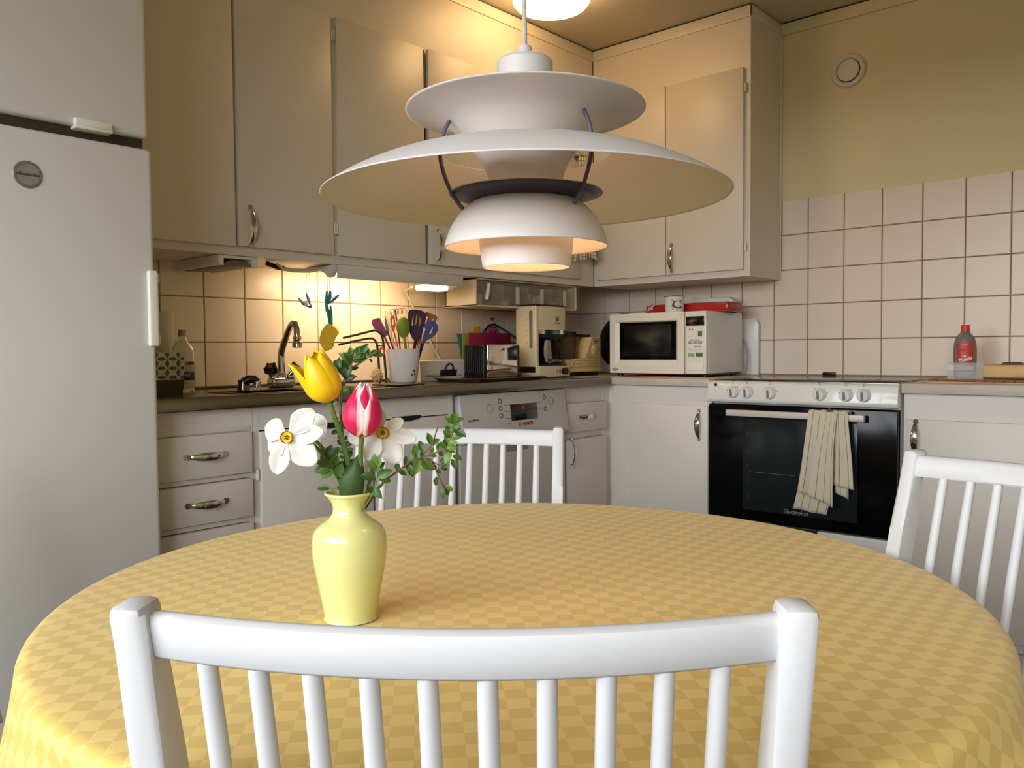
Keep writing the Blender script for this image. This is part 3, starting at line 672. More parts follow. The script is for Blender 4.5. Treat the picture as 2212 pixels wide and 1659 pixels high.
def flat(name, pts, holes, d, th, m, parent):
    """flat utensil head: outline with slots cut through, facing the room"""
    from mathutils.geometry import tessellate_polygon
    loops = [[upx(px, py, d) for px, py in pts]]+[[upx(px, py, d) for px, py in h] for h in holes]
    flatv = [v for l in loops for v in l]; tris = tessellate_polygon(loops)
    b = MB(); n = Vector(_f); n.z = 0; n.normalize(); h = n*th/2
    A = [b.bm.verts.new(v-h) for v in flatv]; B = [b.bm.verts.new(v+h) for v in flatv]
    for t in tris:
        b.bm.faces.new([A[i] for i in t]); b.bm.faces.new([B[i] for i in reversed(t)])
    k = 0
    for l in loops:
        for i in range(len(l)):
            j = (i+1) % len(l); b.bm.faces.new((A[k+i], A[k+j], B[k+j], B[k+i]))
        k += len(l)
    return b.build(name, m, parent, smooth=False)
def oval(cx, cy, rx, ry, ang=0, n=18):
    c, s = math.cos(R(ang)), math.sin(R(ang))
    return [(cx+rx*math.cos(2*PI*k/n)*c-ry*math.sin(2*PI*k/n)*s, cy+rx*math.cos(2*PI*k/n)*s+ry*math.sin(2*PI*k/n)*c) for k in range(n)]
def handle(m, p0, d0, base, r, parent, name='handle', ry=.6):
    a = upx(*p0, d0); q = PB+Vector(base); return MB().tube([a, a.lerp(q, .5), q], [r, r*.9, r], 10, ry=ry).build(name, m, parent)
def utensil(name, label):
    return thing(name, label, 'utensil', (0, 0, 0), 0, 'utensils in the white pot')
Mp = mat('plum_silicone', (120, 44, 84), .55, spec=.3); Mdp = mat('dark_purple_nylon', (52, 24, 56), .6, spec=.25); Mgs = mat('olive_silicone', (110, 124, 30), .45)
Mbs = mat('blue_enamel', (20, 30, 104), .45, spec=.3); Mrs = mat('coral_nylon', (190, 64, 54), .5, spec=.3); Mob = mat('amber_nylon', (132, 70, 18), .5, spec=.3)
u = utensil('spatula', 'plum silicone spatula leaning out on the left of the white pot')
flat('blade', [(804, 692), (808, 689), (820, 686.5), (836, 718), (835, 724), (832, 729), (826, 727), (812, 716), (804, 701)], [], -.02, .006, Mp, u); handle(Mp, (829, 724), -.02, (-.0, 0, .02), .0058, u)
u = utensil('fish_slice', 'dark narrow nylon spatula standing behind the plum one')
flat('blade', [(831, 679), (838, 702), (842, 725), (838, 727), (831, 700)], [], .0, .003, M_black, u); handle(M_black, (840, 724), 0, (0, .01, .02), .0042, u)
u = utensil('palette_knife', 'cream wooden paddle at the back left of the white pot')
flat('blade', [(831, 672), (836, 670), (843, 684), (846, 715), (842, 716), (835, 700)], [], .03, .004, mat('pale_wood', (232, 206, 160), .5), u); handle(MATS['pale_wood'], (843, 712), .03, (.0, .02, .02), .005, u)
u = utensil('slotted_spoon', 'coral red spoon with a long slot')
flat('bowl', [(843, 690), (845, 683), (849, 681), (853, 684), (854, 700), (852, 715), (848, 716), (845, 705)], [[(847, 690), (850, 690), (850.5, 700), (848.5, 704), (847, 698)]], -.01, .006, Mrs, u); handle(Mrs, (850, 712), -.01, (.008, 0, .02), .0045, u)
u = utensil('spoon', 'olive green silicone spoon at the front of the white pot')
b = MB()
def bowl(uu, vv):
    a = uu*2*PI; r = vv; x = 870+15.2*r*math.cos(a)*(1-.0*math.sin(a)); y = 704.5+(19.5 if math.sin(a) < 0 else 27)*r*math.sin(a)*(1 if math.sin(a) < 0 else 1); 
    if math.sin(a) > 0: x = 870+15.2*r*math.cos(a)*(1-.35*math.sin(a)**2)+2.5*r*math.sin(a)
    return upx(x, y, -.035-.010*(1-r*r))
b.grid(bowl, 28, 6, closeu=True); b.build('bowl', Mgs, u, solid=.003)
handle(Mgs, (873.5, 728), -.038, (.018, -.01, .02), .0056, u)
u = utensil('slotted_turner', 'dark purple turner with three long slots')
flat('blade', [(882, 674), (885, 669.5), (893, 668.5), (908, 670), (915, 672.5), (919, 677), (918, 690), (913, 720), (906, 726), (903, 735), (893, 735), (886, 722), (881, 695)],
     [[(891.5, 682), (893.5, 682), (893, 695), (891.3, 704), (889.5, 703), (890, 690)], [(899, 679), (901.5, 679), (901.5, 690), (898.5, 702), (896, 703), (897.5, 690)], [(906, 683.5), (908.5, 684), (908.5, 695), (906.5, 705), (904, 704), (904.5, 693)]], -.012, .0035, Mdp, u)
handle(Mdp, (898, 733), -.012, (.03, 0, .02), .0062, u)
u = utensil('slotted_turner', 'yellow turner right behind the purple one, visible through its slots')
flat('blade', [(888, 672), (892, 668), (905, 667.5), (913, 669), (916, 674), (914, 712), (898, 716), (892, 712)], [], .006, .003, mat('yellow_nylon', (222, 200, 66), .4), u); handle(MATS['yellow_nylon'], (902, 714), .006, (.032, .015, .02), .004, u)
u = utensil('slotted_turner', 'amber brown slotted turner leaning right at the back')
flat('blade', [(919, 674.5), (923, 674), (943, 682), (945, 687), (938, 704), (926, 708), (915, 706), (917, 690)], [[(921, 683), (925, 684), (921, 697), (918, 700)], [(933, 688), (937, 689), (934, 699), (931, 697)]], .03, .0035, Mob, u); handle(Mob, (924, 704), .03, (.04, .012, .02), .005, u)
u = utensil('ladle_spoon', 'glossy dark blue spoon with one slot, rightmost in the white pot')
flat('bowl', [(919, 712), (917, 704), (920, 698), (926, 694), (933, 692.5), (941, 696), (946, 704), (946.5, 713), (941, 723), (934, 729), (924, 734), (916, 742), (911, 742), (913, 728)], [[(934, 707), (936, 708), (931, 721), (928, 722), (927, 720)]], -.03, .006, Mbs, u)
handle(Mbs, (915, 737), -.03, (.036, -.015, .03), .006, u)
u = utensil('tongs', 'black handle standing upright between coral and green spoons'); handle(M_black, (854, 670), .018, (.012, .012, .02), .0042, u, 'handle')
u = utensil('wooden_whisk', 'amber ribbed brush leaning right beneath the blue spoon')
b = MB()
for k in range(4): b.tube([upx(897+k*3.4, 753, -.0), upx(900+k*3, 738, -.0), upx(907+k*1.2, 722, -.0)], .0022, 6)
b.build('bristles', Mob, u)
u = utensil('wire_whisk', 'thin brown wire coil rising at the back of the pot')
b = MB(); pts = []
for k in range(61):
    t = k/60; a = t*2*PI*4.2; pts.append(upx(842+t*34+3.6*math.cos(a), 674.5-t*3+6.2*math.sin(a), .04+.004*math.cos(a)))
b.tube(pts, .0011, 6); b.tube([pts[0], upx(845, 720, .04), upx(858, 757, .035)], .0011, 6); b.tube([pts[-1], upx(876, 700, .04), upx(884, 757, .035)], .0011, 6); b.build('coil', mat('brown_wire', (122, 92, 54), .4, .5), u)

# ================================================================== white box with handbag motif
bx = thing('bread_bin', 'white tapered tin box with black handbag motif between pot and toaster', 'box', (-1.345, -.215, ZT))
b = MB(); bot = [(.022, 0), (.245, 0), (.245, .12), (.022, .12)]; top = [(0, -.02), (.27, -.02), (.27, .14), (0, .14)]
v0 = [b.bm.verts.new((x, y, .002)) for x, y in bot]; v1 = [b.bm.verts.new((x, y, .082)) for x, y in top]
b.bm.faces.new(v0[::-1])
for k in range(4): b.bm.faces.new((v0[k], v0[(k+1) % 4], v1[(k+1) % 4], v1[k]))
b.build('box_body', M_appl, bx, solid=.003, smooth=False)
ta = math.atan2(-.02, .08); RS = Matrix.Translation((0, 0, .002)) @ Matrix.Rotation(math.atan2(.02, .08), 4, 'X')
Mnv = mat('navy_print', (32, 28, 50), .5)
b = MB(); b.box(.115, .205, -.0034, -.0016, .018, .046, .001, M=RS); b.tube([RS @ Vector((.16+.022*math.cos(a), -.003, .044+.026*math.sin(a))) for a in [PI*k/14 for k in range(15)]], .0035, 8)
b.build('handbag_motif', Mnv, bx)
b = MB(); b.box(.04, .115, -.0028, -.0016, .018, .021, 0, M=RS); b.box(.205, .24, -.0028, -.0016, .018, .021, 0, M=RS); b.box(.04, .115, -.0028, -.0016, .025, .0265, 0, M=RS); b.box(.205, .24, -.0028, -.0016, .025, .0265, 0, M=RS)
b.build('motif_lines', mat('grey_print', (120, 116, 110), .5), bx, smooth=False)
# ================================================================== tap, valve, sink things
tp = thing('kitchen_tap', 'chrome swan-neck tap with two black star handles behind the sink', 'tap', (-1.895, -.145, ZT))
b = MB(); b.box(-.045, .045, -.022, .022, 0, .034, .008, 3); b.cyl((0, 0, .03), (0, 0, .05), .019, 24, .015); b.cyl((-.034, 0, .03), (-.034, 0, .045), .013, 20); b.cyl((.034, 0, .03), (.034, 0, .045), .013, 20)
b.build('tap_body', M_chrome, tp)
MB().tube([(0, 0, .045), (0, 0, .10), (.0, -.004, .125), (.0, -.035, .175), (.0, -.062, .208), (.0, -.075, .216), (.0, -.088, .214), (0, -.096, .20), (0, -.098, .17)], [.013, .012, .0115, .0108, .0105, .0105, .0105, .0108, .011], 18).build('spout', M_chrome, tp)
b = MB(); b.lathe([(0, -.034), (.0135, -.034), (.0165, -.030), (.0165, -.016), (.0145, -.012), (.012, -.010), (.0135, -.006), (.0135, .004), (0, .004)], 28, cx=0, cy=-.098, cz=.168); b.build('aerator', M_chrome, tp)
for sx in (-1, 1):
    M = Matrix.Translation((sx*.038, -.006, .05)) @ Matrix.Rotation(R(38*sx), 4, 'Y') @ Matrix.Rotation(R(28), 4, 'X')
    n = 60; prof = []
    b = MB(); pts = [((.0185+.0055*math.cos(5*2*PI*k/40))*math.cos(2*PI*k/40), (.0185+.0055*math.cos(5*2*PI*k/40))*math.sin(2*PI*k/40)) for k in range(40)]
    b.prism(pts, .006, .032, 'z', .0025, M=M); b.build('star_handle', M_black, tp)
    MB().lathe([(0, -.01), (.012, -.01), (.012, .006), (0, .006)], 20, M=M).build('collar', M_chrome, tp)
    MB().lathe([(0, .0325), (.008, .0325), (.008, .0335), (0, .0335)], 20, M=M).build('handle_disc', Mred if sx < 0 else Mnv, tp)
vv = thing('valve_tap', 'small dark chrome dishwasher valve left of the kitchen tap', 'tap', (-2.105, -.26, ZT))
b = MB(); b.lathe([(0, 0), (.019, 0), (.019, .012), (.016, .026), (.017, .034), (0, .040)], 28); b.tube([(0, -.002, .026), (.014, -.012, .036), (.030, -.020, .036), (.036, -.023, .028)], [.016, .014, .013, .011], 14); b.build('valve_body', mat('dark_chrome', (96, 92, 88), .15, 1), vv)
MB().cyl((.034, -.022, .03), (.034, -.022, .012), .012, 18).build('nozzle', M_chrome, vv)
# dish rack rods
dr = thing('dish_rack', 'folded dark wire dish rack with two bent rods beside the utensil pot', 'dish rack')
Mdr = mat('rack_green_black', (44, 48, 44), .4, .3)
D_ = 2.96
def rod(pts, r=.0042, D=D_): return MB().tube([at(px, py, D+dd) for px, py, dd in pts], r, 10)
rod([(741, 730, 0), (775, 722, 0), (800, 715.5, 0), (809, 713.5, 0), (816, 714.5, 0), (822, 719, 0), (826, 727, 0), (828, 740, 0), (832, 790, 0), (836, 834, 0)]).build('rod', Mdr, dr)
rod([(731, 745, .02), (770, 736, .02), (796, 731, .02), (804, 731, .02), (810, 735, .02), (814, 743, .02), (816, 756, .02), (818.5, 790, .02), (821, 830, .02)]).build('rod', Mdr, dr)
rod([(815, 747, .02), (829, 747, 0)], .002).build('cross_wire', Mdr, dr)
MB().tube([at(825+4.6*math.cos(a), 759.5+7.5*math.sin(a), D_-.012) for a in [2*PI*k/20 for k in range(21)]], .0042, 10).build('orange_clip', mat('orange_plastic', (204, 84, 44), .4), dr)
MB().tube([at(836, 822, D_), at(843, 836, D_-.04)], .010, 14).build('rod_foot', M_black, dr)
b = MB(); b.box(-1.68, -1.56, -.50, -.36, ZT+.003, ZT+.009, .003); b.build('base_tray', M_black, dr)
# crumpled scrubbing sponge
b = MB(); bmesh.ops.create_icosphere(b.bm, subdivisions=3, radius=.022)
for vtx in b.bm.verts:
    n = vtx.co.normalized(); vtx.co = n*(.020+.006*math.sin(9*n.x+2)*math.cos(8*n.y)+.004*math.sin(15*n.z+n.x*6)); vtx.co.z = vtx.co.z*1.15+.022
o = b.build('scrubber', mat('pale_sponge', (216, 178, 128), .9, bump=.5, bscale=120), ang=80); o.location = at(814, 832, 2.98); o.location.z = ZT+.011; tag(o, 'crumpled pale brown scrubber beside the dish rack foot', 'sponge')

# ================================================================== left end of the worktop
D0 = 2.40
pw = at(362, 857, 2.40)
kq = at(336, 850, 2.53)
kr = thing('paper_roll', 'upright white paper towel roll standing behind the patterned pot', 'paper roll', (kq.x, kq.y, ZT))
MB().lathe([(.018, .0), (.056, .0), (.057, .003), (.057, .243), (.055, .246), (.018, .246), (.018, 0)], 48).build('paper', mat('paper_white', (206, 200, 176), .9, bump=.1), kr)
gp = thing('plant_pot', 'white square pot with olive leaf pattern on a dark base, by the fridge', 'pot', (pw.x-.012, pw.y+.006, ZT), R(-8))
tw = .060; bw = .048
b = MB()
def frustum(b, w0, w1, z0, z1):
    a = [b.bm.verts.new((sx*w0, sy*w0, z0)) for sx, sy in ((-1, -1), (1, -1), (1, 1), (-1, 1))]; c = [b.bm.verts.new((sx*w1, sy*w1, z1)) for sx, sy in ((-1, -1), (1, -1), (1, 1), (-1, 1))]
    b.bm.faces.new(a[::-1]); b.bm.faces.new(c)
    for k in range(4): b.bm.faces.new((a[k], a[(k+1) % 4], c[(k+1) % 4], c[k]))
frustum(b, .046, .0505, .043, .122); pb = b.build('sleeve', mat('pot_white', (214, 210, 194), .5), gp, smooth=False)
b = MB(); frustum(b, .043, .0475, .0, .043); b.build('pot_base', mat('pot_dark', (74, 66, 50), .6), gp, smooth=False)
Mol = mat('olive_print', (104, 98, 66), .5)
def lens(cx, cz, L, Wd, a): return [(cx+L*(t-.5)*math.cos(a)-s*Wd*math.sin(PI*t)*math.sin(a), cz+L*(t-.5)*math.sin(a)+s*Wd*math.sin(PI*t)*math.cos(a)) for s, rng in ((1, range(0, 9)), (-1, range(7, 0, -1))) for t in [q/8 for q in rng]]
for face in range(2):
    b = MB(); st_ = .031
    for i in range(-1, 3):
        for j in range(0, 4):
            cx, cz = -.031+i*st_, .050+j*.0265
            for (ox, oz, a) in ((st_/2, 0, 0), (0, .01325, PI/2)):
                x, z = cx+ox, cz+oz
                pts = lens(x, z, .026 if a == 0 else .024, .0058, a)
                pts = [(max(-.0465, min(.0465, p)), max(.0445, min(.121, q))) for p, q in pts]
                if max(p for p, q in pts)-min(p for p, q in pts) < .002 or max(q for p, q in pts)-min(q for p, q in pts) < .002: continue
                vs = []
                for p, q in pts:
                    yy = -(.046+(q-.043)/.079*.0045)-.0004
                    vs.append(b.bm.verts.new((p, yy, q)))
                try: b.bm.faces.new(vs)
                except Exception: pass
    bmesh.ops.remove_doubles(b.bm, verts=b.bm.verts[:], dist=1e-6)
    q = b.build('leaf_print', Mol, pb, smooth=False); q.rotation_euler = (0, 0, face*R(90))
bt = thing('glass_bottle', 'clear glass bottle with navy label and screw cap behind the leaf patterned pot', 'bottle', (0, 0, 0))
q = at(397, 845, 2.50); bt.location = (q.x, q.y, ZT)
Mgl = mat('clear_glass', (235, 238, 232), .03, trans=1, ior=1.3, var=0)
MB().lathe([(0, .004), (.028, .0), (.032, .006), (.032, .125), (.030, .136), (.018, .150), (.0115, .158), (.0112, .183), (.009, .183), (.009, .158), (.027, .134), (.029, .125), (.029, .008), (0, .008)], 40).build('bottle_glass', Mgl, bt)
MB().lathe([(0, .190), (.0125, .190), (.0128, .170), (.0115, .170)], 28).build('screw_cap', mat('cap_grey', (150, 142, 124), .35, .6), bt)
def arc(z0, z1, a0, a1, Rr, m, name): 
    return MB().grid(lambda u, v: Vector((Rr*math.sin(R(a0+(a1-a0)*u)), -Rr*math.cos(R(a0+(a1-a0)*u)), z0+(z1-z0)*v)), 14, 1).build(name, m, bt)
Mnl = mat('navy_label', (18, 20, 40), .5)
arc(.038, .062, -100, 60, .0326, Mnl, 'label'); arc(.084, .094, -90, 45, .0326, Mnl, 'label'); arc(.012, .084, -100, 60, .0323, mat('pale_label', (150, 142, 122), .5, alpha=.55), 'label')
t_ = text('lettering', 'T KSPRIT', .014, mat('label_white', (214, 210, 200), .5), bt, (0, 0, 0), (0, 0, 0)); wrap(t_, .0330, .053); t_.rotation_euler = (0, 0, R(-35))
t_ = text('lettering', '50%', .009, MATS['label_white'], bt, (0, 0, 0), (0, 0, 0)); wrap(t_, .0330, .043); t_.rotation_euler = (0, 0, R(-35))
t_ = text('lettering', 'Teknisk', .009, MATS['label_white'], bt, (0, 0, 0), (0, 0, 0)); wrap(t_, .0330, .089); t_.rotation_euler = (0, 0, R(-25))

# ================================================================== under the wall cabinets
hd = thing('work_light', 'grey-white work light housing under the wall cabinets, lit beneath', 'lamp')
Mh = mat('housing_grey', (206, 204, 196), .45)
b = MB(); b.box(-1.768, -1.176, -.305, -.292, 1.264, 1.3085, .002); b.box(-1.768, -1.176, -.292, -.10, 1.300, 1.3085); b.box(-1.186, -1.176, -.292, -.12, 1.264, 1.300); b.build('housing', Mh, hd)
b = MB(); b.prism([(-.30, 1.308), (-.30, 1.285), (-.285, 1.268), (-.262, 1.268), (-.248, 1.285), (-.22, 1.296), (-.16, 1.302), (-.16, 1.308)], -1.786, -1.769, 'x', .002); b.build('bracket', Mh, hd)
Mtube = mat('lit_tube', (255, 230, 180), .5, emit=(1, .72, .38), es=22)
MB().cyl((-1.74, -.20, 1.286), (-1.26, -.20, 1.286), .008, 16).build('tube', Mtube, hd)
MB().box(-1.36, -1.235, -.285, -.225, 1.246, 1.266, .008, 3).build('lens', mat('lit_lens', (255, 235, 200), .4, emit=(1, .70, .38), es=3.2), hd)
MB().box(-1.236, -1.20, -.28, -.235, 1.249, 1.266, .004).build('switch', M_white, hd)
l = bpy.data.lights.new('work_light_glow', 'AREA'); l.shape = 'RECTANGLE'; l.size = .42; l.size_y = .05; l.energy = P_HOOD; l.color = (1, .76, .47)
lo = bpy.data.objects.new('work_light_glow', l); C.objects.link(lo); lo.location = (-1.58, -.17, 1.275); lo.rotation_euler = (R(28), 0, 0); lo.parent = hd
o = MB().tube([(-1.27, -.11, 1.27), (-1.235, -.03, 1.262), (-1.19, -.022, 1.20), (-1.16, -.02, 1.17), (-1.12, -.018, 1.10), (-1.065, -.018, 1.02), (-1.03, -.03, .96), (-1.03, -.04, .905)], .0042, 8).build('lamp_cable', mat('ivory_cable', (216, 204, 176), .5)); tag(o, 'ivory cable running down the tiles behind the utensils', 'cable')
o = MB().tube([(-1.955, -.22, 1.302), (-1.93, -.215, 1.290), (-1.88, -.205, 1.288), (-1.82, -.21, 1.290), (-1.78, -.22, 1.300), (-1.77, -.235, 1.303)], .007, 8).build('lamp_cable', MATS['ivory_cable']); tag(o, 'pale cable sagging under the wall cabinet left of the work light', 'cable')
o = MB().tube([(-1.99, -.22, 1.303), (-1.965, -.222, 1.296), (-1.945, -.215, 1.291), (-1.92, -.21, 1.292)], .008, 8).build('power_plug', M_black); tag(o, 'black plug on the cable under the wall cabinet', 'plug')
rl = thing('foil_holder', 'white foil holder screwed under the wall cabinet beside the fridge', 'holder')
b = MB(); b.box(-2.195, -2.065, -.29, -.03, 1.300, 1.309, .001); b.box(-2.195, -2.178, -.29, -.03, 1.278, 1.301, .002); b.box(-2.083, -2.066, -.29, -.03, 1.278, 1.301, .002); b.build('rail', M_white, rl)
b = MB(); b.prism([(-2.182, 1.276), (-2.168, 1.290), (-2.150, 1.296), (-2.110, 1.296), (-2.092, 1.290), (-2.080, 1.279)], -.285, -.05, 'y', .001); b.build('foil_box', mat('taupe_metal', (120, 108, 86), .45, .3), rl)
# clear drawers hanging under the corner cabinet
sr = thing('drawer_rack', 'white rack with clear plastic scoop drawers under the corner cabinet', 'rack')
b = MB(); X0, X1, Y0, Y1 = -1.075, -.405, -.275, -.10
b.box(X0, X0+.006, Y0, Y1, 1.197, 1.3085); b.box(X1-.006, X1, Y0, Y1, 1.197, 1.3085); b.box(X0, X1, Y0, Y1, 1.195, 1.201); b.box(X0, X1, Y0, Y1, 1.303, 1.3085); b.box(X0, X1, Y1-.004, Y1, 1.2, 1.304)
b.build('shell', mat('rack_white', (216, 202, 172), .5), sr)
Mcl = mat('clear_drawer', (206, 194, 164), .12, var=0, alpha=.16)
nd = 4; wd = (X1-X0-.02)/nd
for k in range(nd):
    xa = X0+.01+k*wd; q = MB(); q.box(xa+.002, xa+wd-.002, Y0+.002, Y0+.005, 1.204, 1.298, .001); q.box(xa+.002, xa+.004, Y0+.004, Y1-.01, 1.204, 1.290); q.box(xa+wd-.004, xa+wd-.002, Y0+.004, Y1-.01, 1.204, 1.290); q.box(xa+.002, xa+wd-.002, Y0+.004, Y1-.01, 1.202, 1.204)
    dwr = q.build('clear_drawer', Mcl, sr)
    MB().box(xa+wd*.5-.011, xa+wd*.5+.011, Y0-.006, Y0+.002, 1.21, 1.282, .004).build('drawer_grip', mat('clear_grip', (214, 206, 184), .3, var=0, alpha=.8), dwr) if k else None
MB().tube([(-1.02, Y0-.006, 1.222), (-1.012, Y0-.008, 1.26), (-1.005, Y0-.006, 1.288)], [.011, .010, .009], 12, ry=.7).build('x', M_white, sr).name = 'drawer_grip'
# things inside the drawers
random.seed(3)
for k, (x, w_, h, c) in enumerate(((-1.03, .07, .045, (190, 176, 140)), (-.86, .05, .02, (220, 214, 196)), (-.84, .03, .03, (160, 150, 120)), (-.70, .03, .06, (214, 196, 160)), (-.66, .035, .045, (206, 190, 150)), (-.62, .03, .055, (200, 184, 150)), (-.52, .05, .03, (170, 150, 116)), (-.47, .03, .05, (150, 130, 100)))):
    o = MB().box(-w_/2, w_/2, -.05, .05, 0, h, .006).build('food_packet', mat('packet%d' % k, c, .6)); o.location = (x, -.19, 1.2045); o.rotation_euler = (0, 0, random.uniform(-.3, .3))
    tag(o, ['pale carton lying in the leftmost clear drawer', 'white sachet lying low in the second clear drawer', 'beige packet at the right of the second clear drawer', 'tall cream packet at the left of the third clear drawer', 'cream packet in the middle of the third clear drawer', 'ochre packet at the right end of the third clear drawer', 'low brown packet in the rightmost clear drawer', 'taller brown packet at the right end of the clear drawers'][k], 'packet', 'packets in the clear drawers')
# cables from a hook on the tiles to the coffee maker
b = MB(); b.cyl((-.70, -.0068, 1.16), (-.70, -.02, 1.16), .006, 12); b.tube([(-.70, -.018, 1.16), (-.70, -.022, 1.148), (-.70, -.028, 1.155)], .0015, 6); o = b.build('cable_hook', M_steel); tag(o, 'tiny metal hook on the tiles left of the coffee maker', 'hook')
o = MB().tube([(-.79, -.03, .91), (-.80, -.03, 1.02), (-.775, -.03, 1.10), (-.74, -.028, 1.128), (-.70, -.028, 1.135), (-.66, -.04, 1.115), (-.63, -.10, 1.07), (-.63, -.18, 1.0)], .0045, 8).build('power_cable', M_black); tag(o, 'black power cable looped over the hook beside the coffee maker', 'cable')
o = MB().tube([(-.70, -.022, 1.146), (-.73, -.02, 1.12), (-.79, -.02, 1.08), (-.80, -.02, .91)], .003, 8).build('power_cable', MATS['ivory_cable']); tag(o, 'thin ivory cable hanging from the hook behind the index boards', 'cable')
# pegs and the hanging sponge
DP = 2.86
Mtl = mat('teal_plastic', (20, 130, 122), .5); Mbp = mat('blue_plastic', (70, 120, 190), .5); Mst = mat('string', (200, 186, 150), .8)
o = MB().tube([at(663, 590, DP), at(661, 640, DP)], .0009, 5).tube([at(668, 590, DP), at(663, 640, DP)], .0009, 5).build('string', Mst); tag(o, 'thin string loop hanging under the cabinet with the blue peg', 'string')
def peg(name, label, P, m, m2, dx):
    t = thing(name, label, 'clothes peg')
    for k, (a, c, e) in enumerate(P):
        n_ = MB().tube([at(*a, DP), at(*c, DP-.002), at(*e, DP)], [.0034, .0062, .003], 8, ry=.9).build('leg', m, t)
    return t
pg = peg('clothes_peg', 'light blue plastic peg hanging from the left string', [((645.5, 644.5), (655, 656), (671, 664.5)), ((662, 633.5), (666, 645), (673, 665))], Mbp, None, 0)
MB().tube([at(665+6*math.cos(a), 656+6.5*math.sin(a), DP-.004) for a in [2*PI*k/16 for k in range(17)]], .0009, 5).build('spring', M_steel, pg)
MB().lathe([(0, 0), (.008, 0), (.008, .0025), (0, .0025)], 20, M=Matrix.Translation(at(660, 657, DP-.008)) @ Matrix.Rotation(R(90), 4, 'X')).build('spring_disc', mat('clear_plastic', (196, 190, 196), .3, alpha=.7), pg)
o = MB().tube([at(704, 578, DP), at(709, 583, DP), at(708, 632, DP)], .0014, 5).tube([at(712, 583, DP), at(713, 632, DP)], .0014, 5).build('string', Mst); tag(o, 'string loop hanging beside the work light above the teal pegs', 'string')
pg = peg('clothes_peg', 'teal plastic peg hanging from the string, upper of the chain', [((706, 629), (705, 650), (705, 673)), ((713, 628), (711, 645), (709, 658))], Mtl, None, 0)
pg = peg('clothes_peg', 'blue plastic peg clipped across the upper teal peg', [((732, 637), (722, 646), (712, 655)), ((714, 629), (713, 643), (709, 657))], Mbp, None, 0)
MB().tube([at(716+6*math.cos(a), 650+6.5*math.sin(a), DP-.004) for a in [2*PI*k/16 for k in range(17)]], .0009, 5).build('spring', M_steel, pg)
pg = peg('clothes_peg', 'lower teal plastic peg gripping the yellow sponge', [((707, 660), (710, 680), (713, 706)), ((714, 661), (715, 682), (717, 704))], Mtl, None, 0)
sp_pts = [(708, 699), (716, 702), (724, 708), (731, 719), (725, 727), (721, 734), (719, 740), (719, 747), (715, 755), (708, 758), (702, 760), (697, 752), (690, 740), (690, 730), (694, 716), (700, 706)]
b = MB(); A = [b.bm.verts.new(at(px, py, DP-.014)) for px, py in sp_pts]; B_ = [b.bm.verts.new(at(px+3, py-2, DP+.016)) for px, py in sp_pts]
b.bm.faces.new(A); b.bm.faces.new(B_[::-1])
for k in range(len(A)): b.bm.faces.new((A[k], B_[k], B_[(k+1) % len(A)], A[(k+1) % len(A)]))
o = b.build('sponge', mat('yellow_sponge', (238, 198, 58), .95, bump=.6, bscale=260), smooth=False); tag(o, 'yellow sponge hanging from the teal peg above the sink', 'sponge')

# ================================================================== right hand worktop
cl = thing('cleaner_bottle', 'grey cleaning spray bottle with orange-red cap and label, right of the stove', 'bottle')
q = at(2084, 815, 2.93); cl.location = (q.x, q.y, ZT+.006)
vd = math.atan2(q.y-CAM.y, q.x-CAM.x); cl.rotation_euler = (0, 0, vd-PI/2)
def oblath(b, prof, sy, n=48):
    rings = []
    for r, z in prof: rings.append([b.bm.verts.new((r*math.cos(2*PI*k/n), sy*r*math.sin(2*PI*k/n), z)) for k in range(n)])
    for A, B in zip(rings, rings[1:]):
        for k in range(n): b.bm.faces.new((A[k], A[(k+1) % n], B[(k+1) % n], B[k]))
    b.bm.faces.new(rings[0][::-1]); b.bm.faces.new(rings[-1]); return b
s_ = 2.93/FOC
oblath(MB(), [(.030, 0), (.0335, .004), (.0355, .03), (.0368, .06), (.037, .10), (.035, .125), (.030, .142), (.022, .155), (.0145, .163), (.013, .166)], .62).build('bottle_body', mat('grey_bottle', (122, 124, 122), .3, .15), cl)
oblath(MB(), [(.0138, .163), (.0142, .166), (.0138, .186), (.013, .189)], .95).build('cap', mat('orange_cap', (206, 66, 44), .4), cl)
def front(x): return -math.sqrt(max(0, 1-(x/.0370)**2))*.0370*.62-.0006
lab = [(-.026, .058), (.027, .058), (.027, .118)]+[(.027*math.cos(a)+.0005, .118+.012*math.sin(a)) for a in [PI*k/10 for k in range(1, 10)]]+[(-.026, .118)]
b = MB(); n = 12
def labf(u, v):
    x = -.0255+.051*u; top = .118+.0135*math.sqrt(max(0, 1-(abs(x)/.0262)**2.6)); z = .055+(top-.055)*v; return Vector((x, front(x), z))
b.grid(labf, 14, 6); lb = b.build('label', mat('red_label', (196, 52, 36), .4, var=.12, nscale=40), cl)
Mwl = mat('label_white2', (232, 226, 220), .5)
for s, z, sz, xx in (('Mr', .0785, .0105, -.002), ('Muscle', .069, .0155, .001)):
    t_ = text('lettering', s, sz, Mwl, lb, (xx, -.0262, z), (R(90), R(-10), 0), bold=.0004)
b = MB(); b.tube([(-.016, -.0245, .0595), (.0, -.0262, .062), (.016, -.0245, .0655)], .0007, 5); b.build('print_line', Mwl, lb)
t_ = text('lettering', 'KRAFTFULL', .0042, Mwl, lb, (0, -.0262, .1195), RA)
b = MB(); b.box(-.020, .012, -.0255, -.0248, .103, .1045); b.box(-.020, .004, -.0255, -.0248, .099, .1005); b.build('print_line', mat('dark_red', (110, 24, 20), .5), lb, smooth=False)
b = MB(); b.bm.faces.new([b.bm.verts.new(v) for v in ((-.020, -.0246, .042), (-.004, -.0262, .046), (.020, -.0246, .041), (.0, -.0264, .030))]); b.build('grey_mark', mat('dark_mark', (72, 74, 72), .5), cl, smooth=False)
